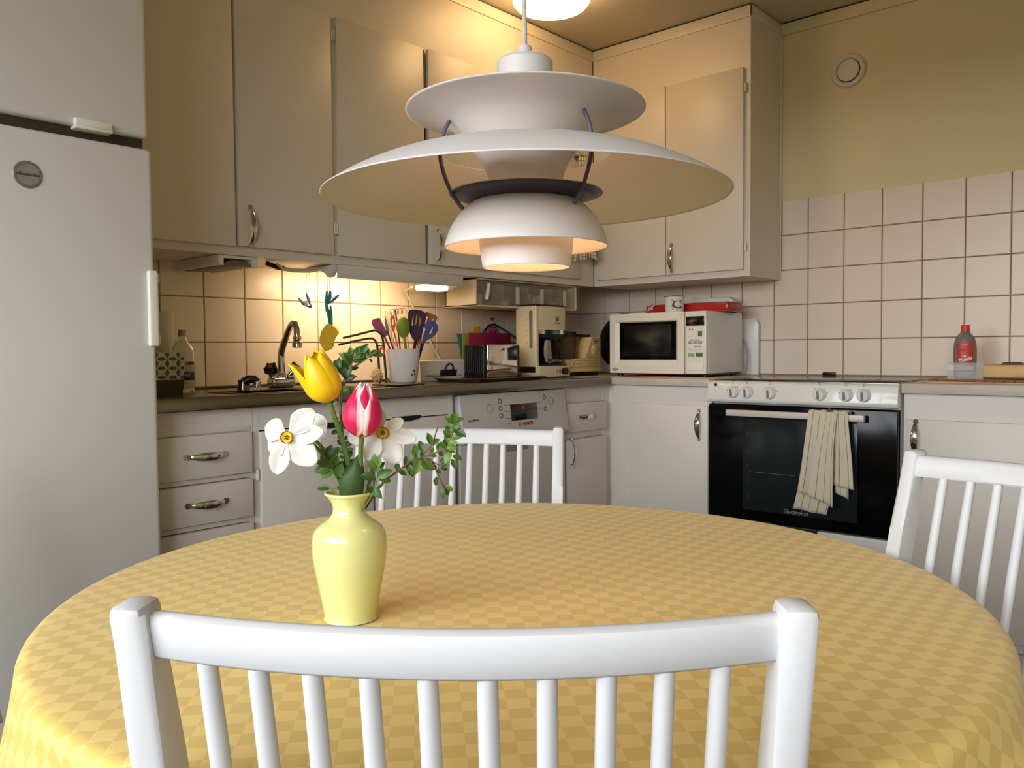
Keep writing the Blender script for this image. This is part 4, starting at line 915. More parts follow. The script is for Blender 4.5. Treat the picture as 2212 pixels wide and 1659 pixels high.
b = MB(); b.box(-.054, .056, -.034, -.032, 0, .058, .0005); b.box(-.054, -.052, -.034, .04, 0, .058); b.box(.054, .056, -.034, .04, 0, .058); b.box(-.054, .056, .038, .040, 0, .058); b.box(-.054, .056, -.034, .04, 0, .002)
o = b.build('clear_holder', mat('holder_clear', (222, 222, 216), .08, var=0, alpha=.28)); o.location = (q.x, q.y, ZT+.004); o.rotation_euler = (0, 0, vd-PI/2); tag(o, 'clear plastic tray holding the cleaning bottle', 'tray')
wbx = thing('bread_box', 'pale wooden box with rounded edges on the right worktop, cut by the frame', 'box', (-.235, -2.15, ZT+.009))
box('box_body', mat('maple', (212, 178, 122), .45, var=.1, nscale=8, bump=.08), -.0, .17, -.25, .245, 0, .045, .009, wbx, 3)
o = MB().prism([(-1.985, 0), (-1.98, .006), (-1.972, .008), (-1.935, .008), (-1.927, .006), (-1.922, 0)], -.16, -.10, 'x', .001).build('dark_lid', mat('maroon', (66, 30, 26), .5)); o.location = (0, -.03, ZT+.0545); tag(o, 'dark maroon lid lying on the pale wooden box', 'lid')
tr = thing('trivet', 'flat trivet of reddish wooden beads under the wooden box', 'trivet', (0, 0, ZT))
b = MB(); b.box(-.49, -.16, -2.40, -1.80, 0, .0035, .001); b.build('trivet_base', M_wood, tr)
random.seed(5); Mbd1 = mat('bead_brown', (134, 74, 52), .5, var=.2, nscale=20); Mbd2 = mat('bead_red', (168, 74, 60), .5); MBX = {}
for m_ in (Mbd1, Mbd2):
    q = MB().box(-.006, .006, -.013, .013, 0, .0058, .0015, 1).build('bead', m_, tr); MBX[m_.name] = q.data; bpy.data.objects.remove(q)
for i in range(20):
    for j in range(2):
        yy = -1.815-i*.028
        if i < 0: continue
        o = bpy.data.objects.new('bead', MBX[(Mbd1 if random.random() < .7 else Mbd2).name]); C.objects.link(o); o.parent = tr; o.location = (-.478+j*.016+random.uniform(-.002, .002), yy, .0032)
        o.rotation_euler = (0, 0, random.uniform(-.12, .12))

# ================================================================== tea towel on the oven handle
tt = thing('tea_towel', 'beige tea towel with thin dark stripes over the oven door handle', 'towel')
Mtw = mat('towel_linen', (214, 202, 178), .9, bump=.25, bscale=300, sheen=.2); nt, N, bs_ = nodes(Mtw)
uvn = N.new('ShaderNodeUVMap'); sep = N.new('ShaderNodeSeparateXYZ'); nt.links.new(uvn.outputs[0], sep.inputs[0])
mm = N.new('ShaderNodeMath'); mm.operation = 'FRACT'; nt.links.new(sep.outputs[0], mm.inputs[0]); gt = N.new('ShaderNodeMath'); gt.operation = 'LESS_THAN'; gt.inputs[1].default_value = .06; nt.links.new(mm.outputs[0], gt.inputs[0])
mx = N.new('ShaderNodeMixRGB'); nt.links.new(gt.outputs[0], mx.inputs[0]); old = bs_.inputs['Base Color'].links[0].from_socket; nt.links.new(old, mx.inputs[1]); mx.inputs[2].default_value = lin((78, 74, 70))+(1,); nt.links.new(mx.outputs[0], bs_.inputs['Base Color'])
def sheet(name, top, bot, ztop, zl, zr, x, amp, ph, u0, u1, nf=2.2, bulge=.012, shift=0):
    def fn(u, v):
        yt = top[0]+(top[1]-top[0])*u; yb = bot[0]+(bot[1]-bot[0])*u; zb = zl+(zr-zl)*u
        e = v**1.2; y = yt+(yb-yt)*e+shift*math.sin(PI*v); z = ztop+(zb-ztop)*v
        d = amp*(.35+.65*v)*math.sin(2*PI*nf*u+ph)+bulge*math.sin(PI*min(1, v*1.5))*.3
        return Vector((x-d-.004, y, z))
    return MB().grid(fn, 40, 24, uv=lambda a, c: (u0+(u1-u0)*a, c)).build(name, Mtw, tt, solid=.0022, ang=180)
sheet('towel_fold', (-1.470, -1.530), (-1.432, -1.500), .792, .512, .497, -.659, .006, .4, .3, 3.0, 1.3)
sheet('towel_fold', (-1.525, -1.572), (-1.474, -1.560), .796, .505, .472, -.672, .005, 1.4, .1, 3.3, .9, shift=.006)
sheet('towel_fold', (-1.560, -1.602), (-1.560, -1.622), .792, .548, .537, -.660, .004, .2, .4, 2.6, .8, shift=-.004)
sheet('towel_back', (-1.475, -1.59), (-1.410, -1.525), .786, .447, .437, -.640, .006, 2.1, .2, 4.2, 1.6)
sheet('towel_back', (-1.55, -1.598), (-1.555, -1.600), .786, .52, .50, -.640, .004, .1, .2, 2.2, 1)
def over(u, v):
    a = PI*v; y = -1.468-.134*u; return Vector((-.6455-.0175*math.cos(a), y, .788+.011*math.sin(a)+.0012*math.sin(22*u)))
MB().grid(over, 34, 8, uv=lambda a, c: (.2+6*a, c)).build('towel_top', Mtw, tt, solid=.0022, ang=180)
MB().prism([(-1.528, .795), (-1.540, .812), (-1.552, .797)], -.663, -.658, 'x', .001).build('towel_peak', Mtw, tt)
# checked cloth hanging in the corner of the wall cabinets
ct = thing('checked_cloth', 'white and black checked cloth hanging in the corner of the wall cabinets', 'cloth')
Mck = mat('checked_cotton', (214, 206, 184), .9, bump=.2, bscale=300); nt, N, bs_ = nodes(Mck)
uvn = N.new('ShaderNodeUVMap'); sep = N.new('ShaderNodeSeparateXYZ'); nt.links.new(uvn.outputs[0], sep.inputs[0]); outs = []
for k in (0, 1):
    a = N.new('ShaderNodeMath'); a.operation = 'FRACT'; nt.links.new(sep.outputs[k], a.inputs[0]); g = N.new('ShaderNodeMath'); g.operation = 'LESS_THAN'; g.inputs[1].default_value = .13; nt.links.new(a.outputs[0], g.inputs[0]); outs.append(g)
mxx = N.new('ShaderNodeMath'); mxx.operation = 'MAXIMUM'; nt.links.new(outs[0].outputs[0], mxx.inputs[0]); nt.links.new(outs[1].outputs[0], mxx.inputs[1])
mx = N.new('ShaderNodeMixRGB'); nt.links.new(mxx.outputs[0], mx.inputs[0]); old = bs_.inputs['Base Color'].links[0].from_socket; nt.links.new(old, mx.inputs[1]); mx.inputs[2].default_value = lin((52, 46, 40))+(1,); nt.links.new(mx.outputs[0], bs_.inputs['Base Color'])
def ck(u, v):
    c0 = Vector((-.452, -.350)); c1 = Vector((-.443, -.356)); c = c0.lerp(c1, v); w_ = .018+.042*v**1.5
    a = (u-.5)*2; ex = Vector((.78, -.62)); p = c+ex*a*w_+Vector((-.62, -.78))*(.012*(.3+v)*math.sin(2*PI*2.6*u))
    return Vector((p.x, p.y, 1.885-(1.885-1.412)*v-(.035*abs(a)**3-.02)*v**4*(1 if a > 0 else .3)))
MB().grid(ck, 44, 30, uv=lambda a, c: (a*11, c*24)).build('cloth_drape', Mck, ct, solid=.002, ang=180)
b = MB(); b.cyl((-.452, -.3178, 1.885), (-.452, -.352, 1.885), .004, 10); b.cyl((-.452, -.312, 1.885), (-.452, -.319, 1.885), .012, 16); b.build('hook', M_steel, ct)
# ================================================================== lamps
LX, LY = -2.6836, -1.920
lp = thing('pendant_lamp', 'white pendant lamp of stacked metal shades with purple struts over the table', 'lamp', (LX, LY, 0), -YAW)
def shade(name, prof, m=None, th=.0012, par=None, n=96):
    return MB().lathe(prof, n).build(name, m or M_lamp, par or lp, solid=th, ang=40)
def smooth_prof(P, k=5):
    out = []
    for i in range(len(P)-1):
        p0 = P[max(i-1, 0)]; p1 = P[i]; p2 = P[i+1]; p3 = P[min(i+2, len(P)-1)]
        for j in range(k):
            t = j/k; out.append(tuple(.5*(2*p1[q]+(p2[q]-p0[q])*t+(2*p0[q]-5*p1[q]+4*p2[q]-p3[q])*t*t+(3*p1[q]-p0[q]-3*p2[q]+p3[q])*t**3) for q in (0, 1)))
    out.append(P[-1]); return out
MB().lathe([(0, 1.372), (.031, 1.372), (.0345, 1.368), (.0350, 1.335), (.0350, 1.300), (.030, 1.300)], 64).build('socket_cover', M_lamp, lp)
MB().lathe([(.0035, 1.388), (.008, 1.388), (.0092, 1.385), (.0092, 1.371), (0, 1.371)], 32).build('cord_grip', M_lamp, lp)
MB().tube([(0, 0, 1.385), (-.0005, 0, 1.6), (-.001, 0, 2.0), (0, 0, 2.38)], .0032, 10).build('cord', mat('clear_cord', (206, 196, 182), .35, var=.1, nscale=60), lp)
MB().lathe([(0, 2.404), (.05, 2.404), (.05, 2.385), (.02, 2.372), (0, 2.372)], 40).build('ceiling_cup', M_lamp, lp)
shade('upper_shade', smooth_prof([(.148, 1.3085), (.125, 1.3045), (.10, 1.2945), (.08, 1.2795), (.066, 1.263), (.0555, 1.249), (.0495, 1.237), (.0455, 1.225), (.0445, 1.216)]))
shade('main_shade', smooth_prof([(.2505, 1.2015), (.225, 1.2175), (.19, 1.234), (.15, 1.2475), (.118, 1.2545), (.104, 1.2565)]))
shade('glare_ring', [(.0955, 1.2075), (.080, 1.2035), (.066, 1.198)], M_lamp, .0008)
shade('glare_ring_underside', [(.0952, 1.2063), (.080, 1.2022), (.066, 1.1968), (.060, 1.1955)], M_purple, .0006)
shade('red_cone', [(.060, 1.1965), (.050, 1.1995), (.045, 1.2005)], mat('lamp_red', (150, 52, 62), .5), .0006)
shade('lower_shade', smooth_prof([(.1015, 1.1405), (.0985, 1.153), (.0915, 1.1685), (.0815, 1.1825), (.068, 1.1945), (.054, 1.2015)]))
shade('bottom_reflector', smooth_prof([(.0585, 1.156), (.0578, 1.142), (.0555, 1.125), (.0540, 1.1155)]))
for a in (164, 46, 285):
    ca, sa = math.cos(R(a)), math.sin(R(a)); b = MB()
    prof = smooth_prof([(.094, 1.294), (.103, 1.277), (.108, 1.255), (.106, 1.235), (.098, 1.212), (.087, 1.193), (.079, 1.184)], 4)
    b.tube([(r*ca, -r*sa, z) for r, z in prof], .0025, 10); b.build('strut', M_rod, lp)
MB().lathe([(0, 1.166), (.008, 1.167), (.015, 1.173), (.018, 1.184), (.015, 1.196), (.010, 1.206), (.010, 1.214), (0, 1.214)], 32).build('bulb', mat('lit_bulb', (255, 230, 190), .4, emit=(1, .54, .26), es=P_PEND), lp)
MB().cyl((0, 0, 1.213), (0, 0, 1.30), .016, 24).build('socket', M_lamp, lp)
cl_ = thing('ceiling_lamp', 'round glowing white drum lamp on the kitchen ceiling', 'lamp', (-.965, -.585, ZC))
MB().lathe([(0, -.088), (.10, -.087), (.132, -.080), (.146, -.064), (.149, -.045), (.149, -.012), (.140, -.008)], 64).build('glass_drum', mat('lit_opal', (255, 240, 210), .4, emit=(1, .64, .31), es=P_CEIL), cl_)
MB().lathe([(0, -.012), (.12, -.012), (.124, -.0), (0, 0)], 48).build('mount', M_white, cl_)

# ================================================================== table with yellow cloth
TX, TY, TZ, TR = -2.613, -1.835, .69, .598
CHAIRS = ((-3.104, -2.219, R(-50.5)), (-2.1655, -1.280, R(124)), (-2.091, -2.410, R(70)), (-3.302, -1.146, R(-138.4)))
def clear_chairs(x, y, z):          # the hanging cloth rests against the chair backs instead of passing through
    for cx, cy, a in CHAIRS:
        dx, dy = x+TX-cx, y+TY-cy; u = dx*math.cos(a)+dy*math.sin(a); v = -dx*math.sin(a)+dy*math.cos(a)
        lim = (.88-(z-ZF))*.245+.046; k = max(0, min(1, (.30-abs(u))/.06))
        if v < lim and k > 0:
            v2 = v+(lim-v)*k; x += -(v2-v)*math.sin(a); y += (v2-v)*math.cos(a)
    return x, y
tb = thing('dining_table', 'round dining table under a yellow checked cloth', 'table', (TX, TY, 0))
MB().lathe([(0, .665), (.575, .665), (.588, .670), (.590, .680), (.585, .685), (0, .685)], 72).build('table_top', M_wood, tb)
MB().lathe([(0, ZF+.002), (.15, ZF+.002), (.15, .0), (.05, .03), (.035, .10), (.035, .60), (.09, .665), (0, .665)], 40).build('pedestal', M_wood, tb)
Mc = mat('yellow_damask', (216, 188, 116), .62, sheen=.15); nt, N, bs_ = nodes(Mc)
uvn = N.new('ShaderNodeUVMap'); mp = N.new('ShaderNodeMapping'); mp.inputs['Rotation'].default_value = (0, 0, R(-47.6)); nt.links.new(uvn.outputs[0], mp.inputs[0])
nzz = N.new('ShaderNodeTexNoise'); nzz.inputs['Scale'].default_value = 6; 
ck_ = N.new('ShaderNodeTexChecker'); ck_.inputs['Scale'].default_value = 1; sc = N.new('ShaderNodeVectorMath'); sc.operation = 'MULTIPLY'; sc.inputs[1].default_value = (1/.0212, 1/.0208, 0)
ad = N.new('ShaderNodeVectorMath'); ad.operation = 'ADD'; ad.inputs[1].default_value = (100.5, 100.5, .5)
nt.links.new(mp.outputs[0], sc.inputs[0]); nt.links.new(sc.outputs[0], ad.inputs[0]); nt.links.new(ad.outputs[0], ck_.inputs['Vector'])
ck_.inputs[1].default_value = lin((244, 212, 124))+(1,); ck_.inputs[2].default_value = lin((229, 196, 106))+(1,)
nt.links.new(ck_.outputs[0], bs_.inputs['Base Color'])
wv = N.new('ShaderNodeTexNoise'); wv.inputs['Scale'].default_value = 900; bp = N.new('ShaderNodeBump'); bp.inputs['Strength'].default_value = .12; bp.inputs['Distance'].default_value = .001
tcc = N.new('ShaderNodeTexCoord'); nt.links.new(tcc.outputs['Object'], wv.inputs['Vector']); nt.links.new(wv.outputs['Fac'], bp.inputs['Height']); nt.links.new(bp.outputs[0], bs_.inputs['Normal'])
mr = N.new('ShaderNodeMapRange'); mr.inputs['To Min'].default_value = .52; mr.inputs['To Max'].default_value = .68; nt.links.new(ck_.outputs['Fac'], mr.inputs[0]); nt.links.new(mr.outputs[0], bs_.inputs['Roughness'])
random.seed(11)
FO = [(11, .5, .9), (17, 1.9, .55), (5, 2.2, .7), (23, .4, .3)]
def fold(phi): return sum(a*math.sin(n*phi+p) for n, p, a in FO)/1.6
nr, ns, na = 22, 26, 288
prof = [(TR*(k/nr)*.985, 0) for k in range(nr)]
arcs = []
b = MB(); L = b.bm.loops.layers.uv.verify(); rings = []; S = []
DROP = .235
seq = [('t', TR*.985*(k/nr)) for k in range(1, nr+1)]+[('c', k/5) for k in range(1, 6)]+[('d', k/ns) for k in range(1, ns+1)]
cen = b.bm.verts.new((0, 0, TZ)); rc = .016
for kind, q in seq:
    ring_ = []; ss = []
    for k in range(na):
        ph = 2*PI*k/na; fl = fold(ph)
        if kind == 't': r = q; z = TZ+.0006*math.sin(31*r+3*ph)*(r/TR)**3; s = q
        elif kind == 'c': a = q*R(76); r = TR*.985+rc*math.sin(a); z = TZ-rc*(1-math.cos(a)); s = TR*.985+rc*a
        else:
            r = TR*.985+rc*.97+q*DROP*.19+.034*fl*q**.8+.004*q; z = TZ-rc*.76-q*DROP*.96; s = TR*.985+rc*R(76)+q*DROP
        X, Y = r*math.cos(ph), r*math.sin(ph)
        if kind == 'd': X, Y = clear_chairs(X, Y, z)
        ring_.append(b.bm.verts.new((X, Y, z))); ss.append(s)
    rings.append(ring_); S.append(ss[0])
def uvp(k, s): ph = 2*PI*k/na; return (s*math.cos(ph), s*math.sin(ph))
for k in range(na):
    f = b.bm.faces.new((cen, rings[0][k], rings[0][(k+1) % na]))
    for lp_, u in zip(f.loops, ((0, 0), uvp(k, S[0]), uvp(k+1, S[0]))): lp_[L].uv = u
for i in range(len(rings)-1):
    for k in range(na):
        k2 = (k+1) % na; f = b.bm.faces.new((rings[i][k], rings[i+1][k], rings[i+1][k2], rings[i][k2]))
        for lp_, u in zip(f.loops, (uvp(k, S[i]), uvp(k, S[i+1]), uvp(k+1, S[i+1]), uvp(k+1, S[i]))): lp_[L].uv = u
o = b.build('tablecloth', Mc, ang=180); o.location = (TX, TY, 0); tag(o, 'yellow tablecloth with a tone on tone check draped over the round table', 'tablecloth')

# ================================================================== chairs
CW, CH = .465, .8755
def make_chair(label):
    t = thing('dining_chair', label, 'chair')
    hw = CW/2
    def yb(z): return (CH-z)*.245 if z > .45 else (CH-.45)*.245-(.45-z)*.16      # rear face of the back post
    for s in (-1, 1):
        zs = [0, .2, .45, .6, .75, CH]; poly = [(yb(z), z) for z in zs]+[(yb(z)+.035, z) for z in reversed(zs)]
        x0, x1 = (s*hw, s*(hw-.0235)) if s > 0 else (-hw, -hw+.0235); x0, x1 = min(x0, x1), max(x0, x1)
        MB().prism(poly, x0, x1, 'x', .0065).build('back_post', M_chair, t)
        b = MB(); b.prism([(.44, 0), (.475, 0), (.478, .43), (.437, .43)], s*(hw-.02)-.0165, s*(hw-.02)+.0165, 'x', .004); b.build('front_leg', M_chair, t)
        b = MB(); b.box(s*(hw-.012)-.009, s*(hw-.012)+.009, .12, .445, .20, .225, .003); b.box(s*(hw-.014)-.009, s*(hw-.014)+.009, .12, .445, .375, .43, .003); b.build('side_rail', M_chair, t)
    def rail(name, zc, h, th, bow):
        n = 28; b = MB(); xi = hw-.0225; rings = []
        prof = [(-th/2, -h/2+.003), (-th/2+.003, -h/2), (th/2-.003, -h/2), (th/2, -h/2+.003), (th/2, h/2-.007), (th/2-.0022, h/2-.0022), (th/2-.007, h/2), (-th/2+.007, h/2), (-th/2+.0022, h/2-.0022), (-th/2, h/2-.007)]; m_ = len(prof)
        for k in range(n+1):
            x = -xi+2*xi*k/n; bb = bow*(1-(x/xi)**2)
            rings.append([b.bm.verts.new((x, yb(zc+q)+.020-bb+p, zc+q)) for p, q in prof])
        for A, B in zip(rings, rings[1:]):
            for k in range(m_): b.bm.faces.new((A[k], A[(k+1) % m_], B[(k+1) % m_], B[k]))
        b.bm.faces.new(rings[0][::-1]); b.bm.faces.new(rings[-1]); return b.build(name, M_chair, t, ang=50)
    BOW = .037
    rail('top_rail', CH-.0245, .0335, .019, BOW); rail('lower_rail', .53, .035, .019, BOW)
    xi = hw-.0225
    for k in range(10):
        x = -.172+.344*k/9; bb = BOW*(1-(x/xi)**2)
        MB().tube([(x, yb(z)+.020-bb, z) for z in (.54, .62, .70, .78, CH-.035)], [.0066, .0072, .0074, .0072, .0068], 14, ry=.95).build('slat', M_chair, t)
    b = MB(); b.prism([(-hw+.026, .118), (hw-.026, .118), (hw-.005, .16), (hw-.0, .47), (hw-.02, .485), (-hw+.02, .485), (-hw, .47), (-hw+.005, .16)], .43, .452, 'z', .005); b.build('seat', M_chair, t)
    b = MB(); b.box(-hw+.03, hw-.03, .45, .468, .375, .43, .003); b.box(-hw+.03, hw-.03, .118, .136, .375, .43, .003); b.box(-hw+.03, hw-.03, .26, .28, .204, .224, .003); b.build('cross_rail', M_chair, t)
    return t
def copy_tree(o, parent=None):
    c = o.copy(); C.objects.link(c)
    if parent: c.parent = parent
    for ch in list(o.children): copy_tree(ch, c)
    return c
ch1 = make_chair('white slatted wooden chair in the foreground seen from behind')
ch2 = copy_tree(ch1); ch2['label'] = 'white slatted wooden chair across the table in front of the dishwasher'
ch3 = copy_tree(ch1); ch3['label'] = 'white slatted wooden chair at the right side of the table by the stove'
ch4 = copy_tree(ch1); ch4['label'] = 'white slatted wooden chair left of the table, only its seat corner in the frame'
for c_, (x, y, rz) in zip((ch1, ch2, ch3, ch4), CHAIRS):
    c_.location = (x, y, ZF); c_.rotation_euler = (0, 0, rz); c_['group'] = 'white slatted dining chairs round the table'
# ================================================================== vase and flowers
VB = at(758, 1340, 1.0); VB.z = TZ+.001
Mv = mat('lime_glaze', (224, 224, 150), .12, var=.03, nscale=14, coat=.5, bump=.08, bscale=30)
vs = thing('vase', 'pale lime glazed ceramic vase on the yellow cloth', 'vase', tuple(VB), -YAW)
vprof = smooth_prof([(.0, 0), (.0298, 0), (.0312, .003), (.0318, .009), (.0352, .027), (.0385, .0443), (.042, .062), (.0443, .078), (.0447, .0913), (.0437, .1023), (.040, .110), (.0335, .1158), (.0273, .1198), (.0221, .1245), (.0193, .1315), (.0203, .1397), (.0252, .1472), (.0286, .1505), (.0291, .152), (.0278, .1535), (.0240, .1505), (.0180, .141), (.0165, .131), (.020, .12), (.026, .11)], 4)
MB().lathe(vprof, 80).build('vase_body', Mv, vs, ang=60)
def q_(u, v, d=0):       # local frame of the bouquet: x to the right, y away, z up, metres
    D = 1.0+d; p = at(u, v, D)-VB; return Vector((p.x*math.cos(YAW)-p.y*math.sin(YAW), p.x*math.sin(YAW)+p.y*math.cos(YAW), p.z))
def frame(axis, roll=0):
    z = Vector(axis).normalized(); x = Vector((1, 0, 0)) if abs(z.x) < .9 else Vector((0, 1, 0)); y = z.cross(x).normalized(); x = y.cross(z)
    m = Matrix((x, y, z)).transposed().to_4x4(); return m @ Matrix.Rotation(roll, 4, 'Z')
def flower(name, label, cat='flower'): return thing(name, label, cat, tuple(VB), -YAW)
def petal_mat(name, c0, c1, rough=.5, red=None):
    m = mat(name, c0, rough, sss=.15, var=.04); nt, N, b = nodes(m); uvn = N.new('ShaderNodeUVMap'); sep = N.new('ShaderNodeSeparateXYZ'); nt.links.new(uvn.outputs[0], sep.inputs[0])
    # stripes run along the petal: x across (0..1), y along
    nz = N.new('ShaderNodeTexNoise'); nz.inputs['Scale'].default_value = 1; mpn = N.new('ShaderNodeMapping'); mpn.inputs['Scale'].default_value = (26, 2.2, 1); nt.links.new(uvn.outputs[0], mpn.inputs[0]); nt.links.new(mpn.outputs[0], nz.inputs['Vector'])
    a = N.new('ShaderNodeMath'); a.operation = 'SUBTRACT'; a.inputs[1].default_value = .5; nt.links.new(sep.outputs[0], a.inputs[0]); ab = N.new('ShaderNodeMath'); ab.operation = 'ABSOLUTE'; nt.links.new(a.outputs[0], ab.inputs[0])
    if red:
        w1 = N.new('ShaderNodeMath'); w1.operation = 'MULTIPLY_ADD'; w1.inputs[1].default_value = .16; nt.links.new(nz.outputs['Fac'], w1.inputs[0]); nt.links.new(ab.outputs[0], w1.inputs[2])
        p2 = N.new('ShaderNodeMath'); p2.operation = 'POWER'; p2.inputs[1].default_value = 4; nt.links.new(sep.outputs[1], p2.inputs[0])
        w2 = N.new('ShaderNodeMath'); w2.operation = 'MULTIPLY_ADD'; w2.inputs[1].default_value = .30; nt.links.new(p2.outputs[0], w2.inputs[0]); nt.links.new(w1.outputs[0], w2.inputs[2])
        mr_ = N.new('ShaderNodeMapRange'); mr_.inputs['From Min'].default_value = .34; mr_.inputs['From Max'].default_value = .44; nt.links.new(w2.outputs[0], mr_.inputs[0])
        mx = N.new('ShaderNodeMixRGB'); nt.links.new(mr_.outputs[0], mx.inputs[0]); mx.inputs[1].default_value = lin(red)+(1,); mx.inputs[2].default_value = lin(c0)+(1,)
    else:
        mx = N.new('ShaderNodeMixRGB'); nt.links.new(nz.outputs['Fac'], mx.inputs[0]); mx.inputs[1].default_value = lin(c0)+(1,); mx.inputs[2].default_value = lin(c1)+(1,)
    nt.links.new(mx.outputs[0], b.inputs['Base Color']); b.inputs['Subsurface Radius'].default_value = (1, .6, .3)
    return m
Mty = petal_mat('yellow_tulip', (250, 206, 24), (240, 186, 12), .42)
Mtr = petal_mat('red_white_tulip', (246, 226, 222), (250, 240, 236), .42, red=(206, 24, 78))
Mnw = petal_mat('narcissus_white', (226, 223, 214), (212, 208, 196), .55)
Mgs1 = mat('stem_green', (96, 120, 56), .5, var=.1); Mtl_ = mat('tulip_leaf', (52, 78, 32), .5, var=.1, nscale=20)
def tulip_petal(parent, m, base, F, L, Rm, phi, half, open_=0, scale=1, tip=.12, twist=0, tp=.3):
    """goblet petal wrapped round the flower axis"""
    def fn(u, v):
        s = v; t = (u-.5)*2
        rho = Rm*scale*(1-(1-min(1, s/.36))**2.3)**.62*(1-tp*max(0, (s-.42)/.58)**1.7)+.0012+open_*s*s
        w_ = min(1, (s/.16+.12))**.5*(1-max(0, (s-.52)/.48)**2.6)**.72 if s < .999 else .02
        ang = phi+twist*s+half*w_*t*(1 if s > .05 else .9)
        rr = rho*(1-.10*abs(t)**2.2*scale)+.0012*math.cos(t*PI)*s
        z = L*(s**.95); z -= .06*L*abs(t)**2*s
        return base+F @ Vector((rr*math.cos(ang), rr*math.sin(ang), z))
    return MB().grid(fn, 16, 22).build('petal', m, parent, solid=.0009, ang=180)
def stem(parent, pts, r, m=Mgs1, name='stem'):
    P = [Vector(p) for p in pts]
    if len(P) > 2:
        out = []
        for i in range(len(P)-1):
            p0, p1, p2, p3 = P[max(i-1, 0)], P[i], P[i+1], P[min(i+2, len(P)-1)]
            for j in range(5):
                t = j/5; out.append(.5*(2*p1+(p2-p0)*t+(2*p0-5*p1+4*p2-p3)*t*t+(3*p1-p0-3*p2+p3)*t**3))
        out.append(P[-1]); P = out
    return MB().tube(P, r, 8).build(name, m, parent)
# yellow tulip
ty_ = flower('tulip', 'yellow tulip leaning left in the vase, one petal bent outwards')
base = q_(713, 868, -.02); top = q_(671, 757, -.035); F = frame(top-base).to_3x3(); L = (top-base).length
for k, (ph, half, op, sc) in enumerate(((80, 70, 0, .86), (20, 66, 0, .90), (150, 62, 0, .88), (-24, 66, -.001, .97), (-96, 72, -.001, 1.03))):
    tulip_petal(ty_, Mty, base, F, L*(1.0, .97, .95, .93, .94)[k], .0208, R(ph), R(half), op, sc, tp=.5)
tulip_petal(ty_, Mty, base, F, L*.90, .0195, R(188), R(44), .011, 1.0, tp=.15)
stem(ty_, [q_(712, 868, -.02), q_(724, 905, -.015), q_(742, 955, -.01), q_(755, 1015, -.005), q_(757, 1060, -.005), q_(760, 1120, 0)], .0032)
# red and white tulip
tr_ = flower('tulip', 'red and white striped tulip standing upright in the vase')
base = q_(781, 945, -.035); top = q_(789, 826, -.035); F = frame(top-base).to_3x3(); L = (top-base).length
for k, (ph, half, op, sc) in enumerate(((60, 64, 0, .84), (180, 66, 0, .88), (282, 64, 0, .86), (110, 64, 0, .95), (-26, 62, 0, 1.0), (222, 72, 0, 1.03))):
    tulip_petal(tr_, Mtr, base, F, L*(1 if k < 3 else .96), .0212, R(ph), R(half), op, sc, tp=.84)
stem(tr_, [q_(781, 944, -.035), q_(779, 985, -.02), q_(781, 1030, -.01), q_(778, 1075, 0), q_(772, 1120, 0)], .0030)
def lf(u, v):
    t = (u-.5)*2; s = v
    c = q_(760-4*s+26*s*s*s+2, 1092-124*s, -.012-.008*math.sin(PI*s)); w_ = .0150*(math.sin(PI*(s**.9*.84+.15))**.9)*(1-s**5)+.0002
    return c+Vector((t*w_-.003*(1-s), .006*t*t-.002, .0015*t))
MB().grid(lf, 10, 18).build('leaf', Mtl_, tr_, solid=.0008, ang=180)
# narcissi
Myc = mat('corona_yellow', (250, 208, 30), .5); Mrr = mat('corona_red', (196, 72, 30), .5); Mgc = mat('stamen_green', (84, 84, 20), .6)
def npetal(parent, c, Fr, ang, L, W_, curl, cup=.0, z0=0):
    ca, sa = math.cos(ang), math.sin(ang)
    def fn(u, v):
        t = (u-.5)*2; s = v; w_ = W_*(math.sin(PI*min(1, s**1.2*.85+.12))**.72)*(.45+.55*min(1, s*2.4)); x = .004+L*s; y = t*w_
        z = z0+curl*s*s*L+cup*t*t*w_-.0012*math.cos(t*PI*1.2)*math.sin(PI*s)+.0010*math.sin(5*s+ang*3)*t
        return c+Fr @ Vector((x*ca-y*sa, x*sa+y*ca, z))
    return MB().grid(fn, 12, 16).build('petal', Mnw, parent, solid=.0007, ang=180)
def narcissus(label, c, axis, petals, stempts, corona=True):
    t = flower('narcissus', label); z = Vector(axis).normalized(); x = Vector((1, 0, 0)); x = (x-z*x.dot(z)).normalized(); y = z.cross(x); Fr = Matrix((x, y, z)).transposed()
    for k, (a, L, W_, cu, cp) in enumerate(petals): npetal(t, c, Fr, R(a), L, W_, cu, cp, -.0006*(k % 2))
    if corona:
        M = Matrix.Translation(c) @ Fr.to_4x4(); rs = []
        MB().lathe([(.0012, .0008), (.0048, .0012), (.0066, .0040)], 26, M=M).build('corona', Myc, t, solid=.0005)
        MB().lathe([(.0064, .0038), (.0071, .0050), (.0069, .0053)], 26, M=M).build('corona_rim', Mrr, t, solid=.0005)
        b = MB()
        for k in range(5):
            a = k*2*PI/5; p = M @ Vector((.0018*math.cos(a), .0018*math.sin(a), .001)); q = M @ Vector((.0022*math.cos(a), .0022*math.sin(a), .0055)); b.tube([p, q], [.0005, .0009], 6)
        b.build('stamen', Mgc, t)
    MB().tube([c+Fr @ Vector((0, 0, -.001)), c+Fr @ Vector((0, 0, -.012)), c+Fr @ Vector((0, 0, -.018))], [.0015, .0022, .003], 8).build('calyx', Mgs1, t)
    stem(t, [c+Fr @ Vector((0, 0, -.017))]+stempts, .0022); return t
